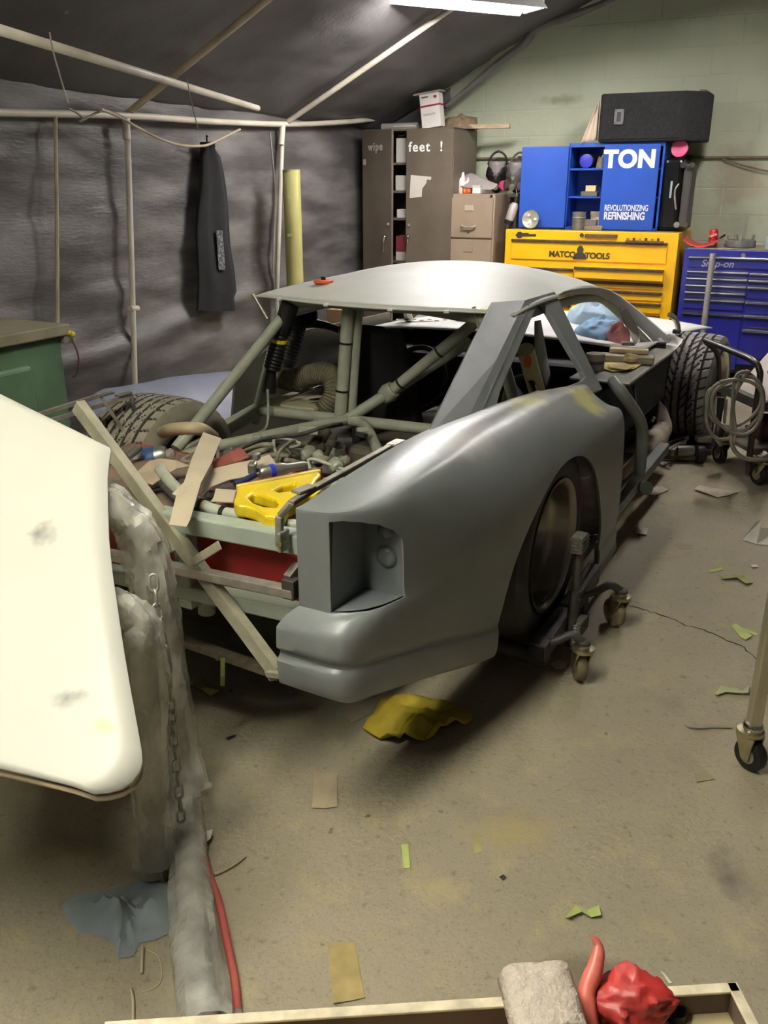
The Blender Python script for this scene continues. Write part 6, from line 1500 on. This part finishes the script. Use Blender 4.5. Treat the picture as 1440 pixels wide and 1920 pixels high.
# ================================================================== right: cart leg, trolley, floor jack
cb0 = WZ(1403, 1440)
ct_ = thing('steel_cart', 'aluminium-legged cart at the right edge, black caster', 'cart', cb0)
ALEG = mat('brushed_leg', S(176, 168, 142), .4, metal=.5, var=.1, stretch=(8, 8, 1))
def cleg(dx, dy, rz):
    sw = caster(ct_, (dx, dy, 0), None, wr=.045, wdt=.028, rz=rz, wm=BLACK, side=.012)
    MB().box(dx - .016 + .0, dx + .016, dy - .004, dy + .028, sw.z - .004, .80).build('leg', ALEG, ct_, bevel=.003)
    MB().lathe([(.024, 0), (.026, .006), (.026, .018), (.022, .024)], 18, Matrix.Translation((dx, dy + .012, sw.z - .018))).build('collar', CHROME, ct_, smooth=40)
cleg(0, 0, .5)
c2_ = Vector((.02, -.48, 0)); cleg(c2_.x, c2_.y, .9)
cleg(.55, .05, .4); cleg(c2_.x + .52, c2_.y + .05, .7)
MB().box(-.02, .6, c2_.y - .03, .03, .80, .83).build('cart_top', ALU, ct_, bevel=.004)
# trolley with cable coil
c2w0 = WZ(1417, 905)
tr = thing('equipment_trolley', 'black steel trolley carrying a grey machine and coiled cable', 'trolley', c2w0)
T_ = lambda u, v, y: WY(u, v, y) - c2w0
TY = 4.28; TB = 4.75
BLKT = mat('worn_black_tube', S(44, 40, 38), .35, var=.2)
MB().tube(spline([T_(1402, 888, TY), T_(1412, 800, TY), T_(1424, 715, TY), T_(1424, 694, TY), T_(1412, 676, TY + .05), T_(1370, 657, TY + .25), T_(1322, 638, TB)], 6), .016, 10).build('push_handle', BLKT, tr, smooth=60)
MB().tube(spline([T_(1322, 640, TB), T_(1345, 665, TB), T_(1348, 720, TB), T_(1346, 850, TB)], 5), .014, 10).build('rear_upright', BLKT, tr, smooth=60)
zS = T_(1345, 722, TB).z
pL, pR = T_(1342, 722, TB), T_(1432, 762, TY)
dr_ = Vector((.62, .14, 0))
MB().bar(pL, pR, .035, .05).build('shelf_rail', DARKP, tr, bevel=.004)
MB().add([pL + Vector((0, 0, .0)), pR + Vector((0, 0, 0)), pR + dr_, pL + dr_], [(0, 1, 2, 3)]).build('top_shelf', DARKP, tr, solid=.02)
MB().bar(pR, pR + dr_, .03, .05).build('shelf_rail', DARKP, tr, bevel=.004)
zb_ = .17
bL, bR = Vector((pL.x, pL.y, zb_)), Vector((pR.x, pR.y, zb_))
MB().add([bL, bR, bR + dr_, bL + dr_], [(0, 1, 2, 3)]).build('bottom_shelf', mat('dusty_shelf', S(120, 112, 100), .7, var=.2), tr, solid=.02)
MB().bar(bR, bR + dr_, .03, .03).build('shelf_rail', BLKT, tr)
for p in (pL + dr_, pR + dr_): MB().bar(Vector((p.x, p.y, .12)), Vector((p.x, p.y, pL.z)), .03, .03).build('upright', BLKT, tr)
for (u, v, rz) in ((1420, 908, .3), (1347, 868, .2)):
    q = WZ(u, v) - c2w0; q.z = 0; sw = caster(tr, q, None, wr=.055, wdt=.03, rz=rz, wm=BLACK, side=-.03)
    MB().bar(sw, Vector((sw.x - .02, sw.y, zb_)), .05, .04).build('caster_mount', STEEL, tr)
for p in (bL + dr_, bR + dr_): 
    sw = caster(tr, (p.x, p.y, 0), None, wr=.055, wdt=.03, rz=.3, wm=BLACK, side=.02); MB().bar(sw, Vector((sw.x, sw.y, zb_)), .05, .04).build('caster_mount', STEEL, tr)
# machine on the top shelf: wedge with a sloping perforated face
wz = zS + .02
wdg = [(0, 0), (.40, 0), (.40, .34), (.26, .30)]
o_ = pL.lerp(pR, .30) + Vector((.03, .0, 0)); ax_ = dr_.normalized(); ay_ = (pR - pL); ay_.z = 0; ay_.normalize()
MB().prism(wdg, 0, .30, lambda x, y, h: o_ + ax_ * x + ay_ * h + Vector((0, 0, y + .012))).build('machine_case', mat('pale_grey_case', S(168, 158, 146), .5, var=.12), tr, bevel=.006)
for k in range(5):
    q = o_ + ax_ * (.10 + .03 * k) + ay_ * (.15 + .03 * (k % 2)); h_ = .30 / .26 * (.10 + .03 * k)
    MB().lathe([(.014, 0), (.014, .012)], 12, align(q + Vector((0, 0, h_ + .010)), q + Vector((0, 0, h_ + .010)) + Vector((-ax_.x, -ax_.y, .9)))).build('dial', BLACK, tr)
# tank on the bottom shelf, hand tools hanging
tk = thing('red_brown_tank', 'small red-brown cylinder lying on the trolley bottom shelf', 'tank', c2w0 + bL.lerp(bR, .55) + Vector((.10, 0, .002)))
MB().lathe([(.02, -.02), (.05, 0), (.072, .03), (.072, .26), (.05, .29), (.02, .30)], 20, rotm('Y', math.pi / 2, (0, 0, .074))).build('tank_body', mat('red_brown_paint', S(92, 54, 48), .4), tk, smooth=40)
MB().lathe([(.012, -.05), (.012, -.02)], 10, rotm('Y', math.pi / 2, (0, 0, .074))).build('valve', ZINC, tk)
# cable coil on the handle
cc = thing('cable_coil', 'coil of grey cable looped over the trolley upright', 'cable', WY(1424, 700, TY - .05))
cb_ = WY(1424, 700, TY - .05)
def C_(u, v, y=TY - .05): return WY(u, v, y) - cb_
loops = [[(1395, 694), (1372, 722), (1332, 730), (1325, 752), (1332, 780), (1350, 796), (1385, 797), (1420, 770), (1428, 740), (1420, 715), (1398, 695)],
         [(1380, 710), (1345, 720), (1328, 745), (1325, 790), (1340, 820), (1365, 822), (1405, 800), (1428, 770), (1431, 735), (1415, 710), (1385, 705)],
         [(1400, 700), (1378, 740), (1372, 790), (1372, 830), (1382, 850), (1400, 860), (1425, 862), (1450, 860)],
         [(1405, 697), (1385, 700), (1376, 720), (1374, 760), (1378, 800), (1376, 830)],
         [(1350, 716), (1385, 712), (1415, 720), (1430, 745), (1424, 790), (1395, 815), (1355, 800), (1335, 770), (1340, 735), (1370, 712)]]
for k, l in enumerate(loops): MB().tube(spline([C_(u, v, TY - .05 - .012 * k) for u, v in l], 6), .009 if k != 2 else .011, 8).build('cable_turn', GREY_CABLE, cc, smooth=60)
gg = thing('grease_gun', 'silver and black hand tool hanging on the trolley side', 'tool', WY(1352, 790, 4.5))
gb0 = WY(1352, 790, 4.5); G_ = lambda u, v, y=4.5: WY(u, v, y) - gb0
MB().tube([G_(1342, 742), G_(1338, 815)], .012, 10).build('silver_barrel', CHROME, gg, smooth=40)
MB().tube([G_(1352, 745), G_(1346, 790)], .018, 10).build('black_barrel', BLACK, gg, smooth=40)
MB().tube([G_(1362, 748), G_(1356, 812)], .008, 8).build('lever', STEEL, gg, smooth=40)
MB().lathe([(.024, 0), (.028, .01), (.028, .05), (.02, .06)], 14, align(G_(1345, 818), G_(1350, 795))).build('head', STEEL_DARK, gg, smooth=40)
MB().tube([G_(1340, 815), G_(1352, 835)], .012, 8).build('hook', STEEL, gg)
# floor jack under the nose
jk = thing('floor_jack', 'low steel floor jack beside the front tyre', 'jack', WZ(1270, 860))
jb = WZ(1270, 860); J_ = lambda u, v, z=.06: WZ(u, v, z) - jb
MB().tube([J_(1268, 846), J_(1300, 846)], .035, 16).build('ram', ALU, jk, smooth=40)
MB().tube([J_(1299, 846), J_(1308, 846)], .038, 16).build('ram_cap', BLACK, jk, smooth=40)
for q in (((1232, 840), (1290, 820)), ((1245, 850), (1285, 828)), ((1230, 842), (1262, 848)), ((1260, 850), (1290, 815))):
    MB().bar(J_(*q[0], .07), J_(*q[1], .09), .018, .03).build('jack_arm', STEEL, jk, bevel=.003)
MB().lathe([(.05, -.02), (.052, 0), (.05, .02)], 18, rotm('Y', math.pi / 2, J_(1312, 852, .052))).build('jack_wheel', BLACK, jk, smooth=40)
MB().lathe([(.03, -.015), (.03, .015)], 14, rotm('Y', math.pi / 2, J_(1240, 842, .03))).build('jack_wheel', BLACK, jk, smooth=40)
MB().bar(J_(1232, 852, .03), J_(1312, 858, .03), .03, .04).build('jack_frame', STEEL_DARK, jk, bevel=.004)
MB().box(-.04, .04, -.03, .03, .0, .035, Matrix.Translation(J_(1318, 828, .10))).build('jack_saddle', ALU, jk, bevel=.004)
# front wheel stands on a dolly plate so that it does not hover
fp = car_thing('wheel_plate', 'dark steel plate under the front tyre', 'plate', 2.76, -.83, 0)
MB().box(-.20, .20, -.20, .20, 0, .036).build('plate_body', STEEL_DARK, fp, bevel=.006)
MB().box(-.22, .22, -.02, .02, .0, .030).build('plate_rib', STEEL_DARK, fp, bevel=.004)
fp = car_thing('wheel_block', 'grey wooden block under the left rear tyre', 'block', 0, .715, 0)
MB().box(-.14, .14, -.14, .14, 0, .022).build('block_body', WOOD_GREY, fp, bevel=.003)
MB().box(-.141, .141, -.02, .02, .004, .018).build('block_band', WOOD, fp)
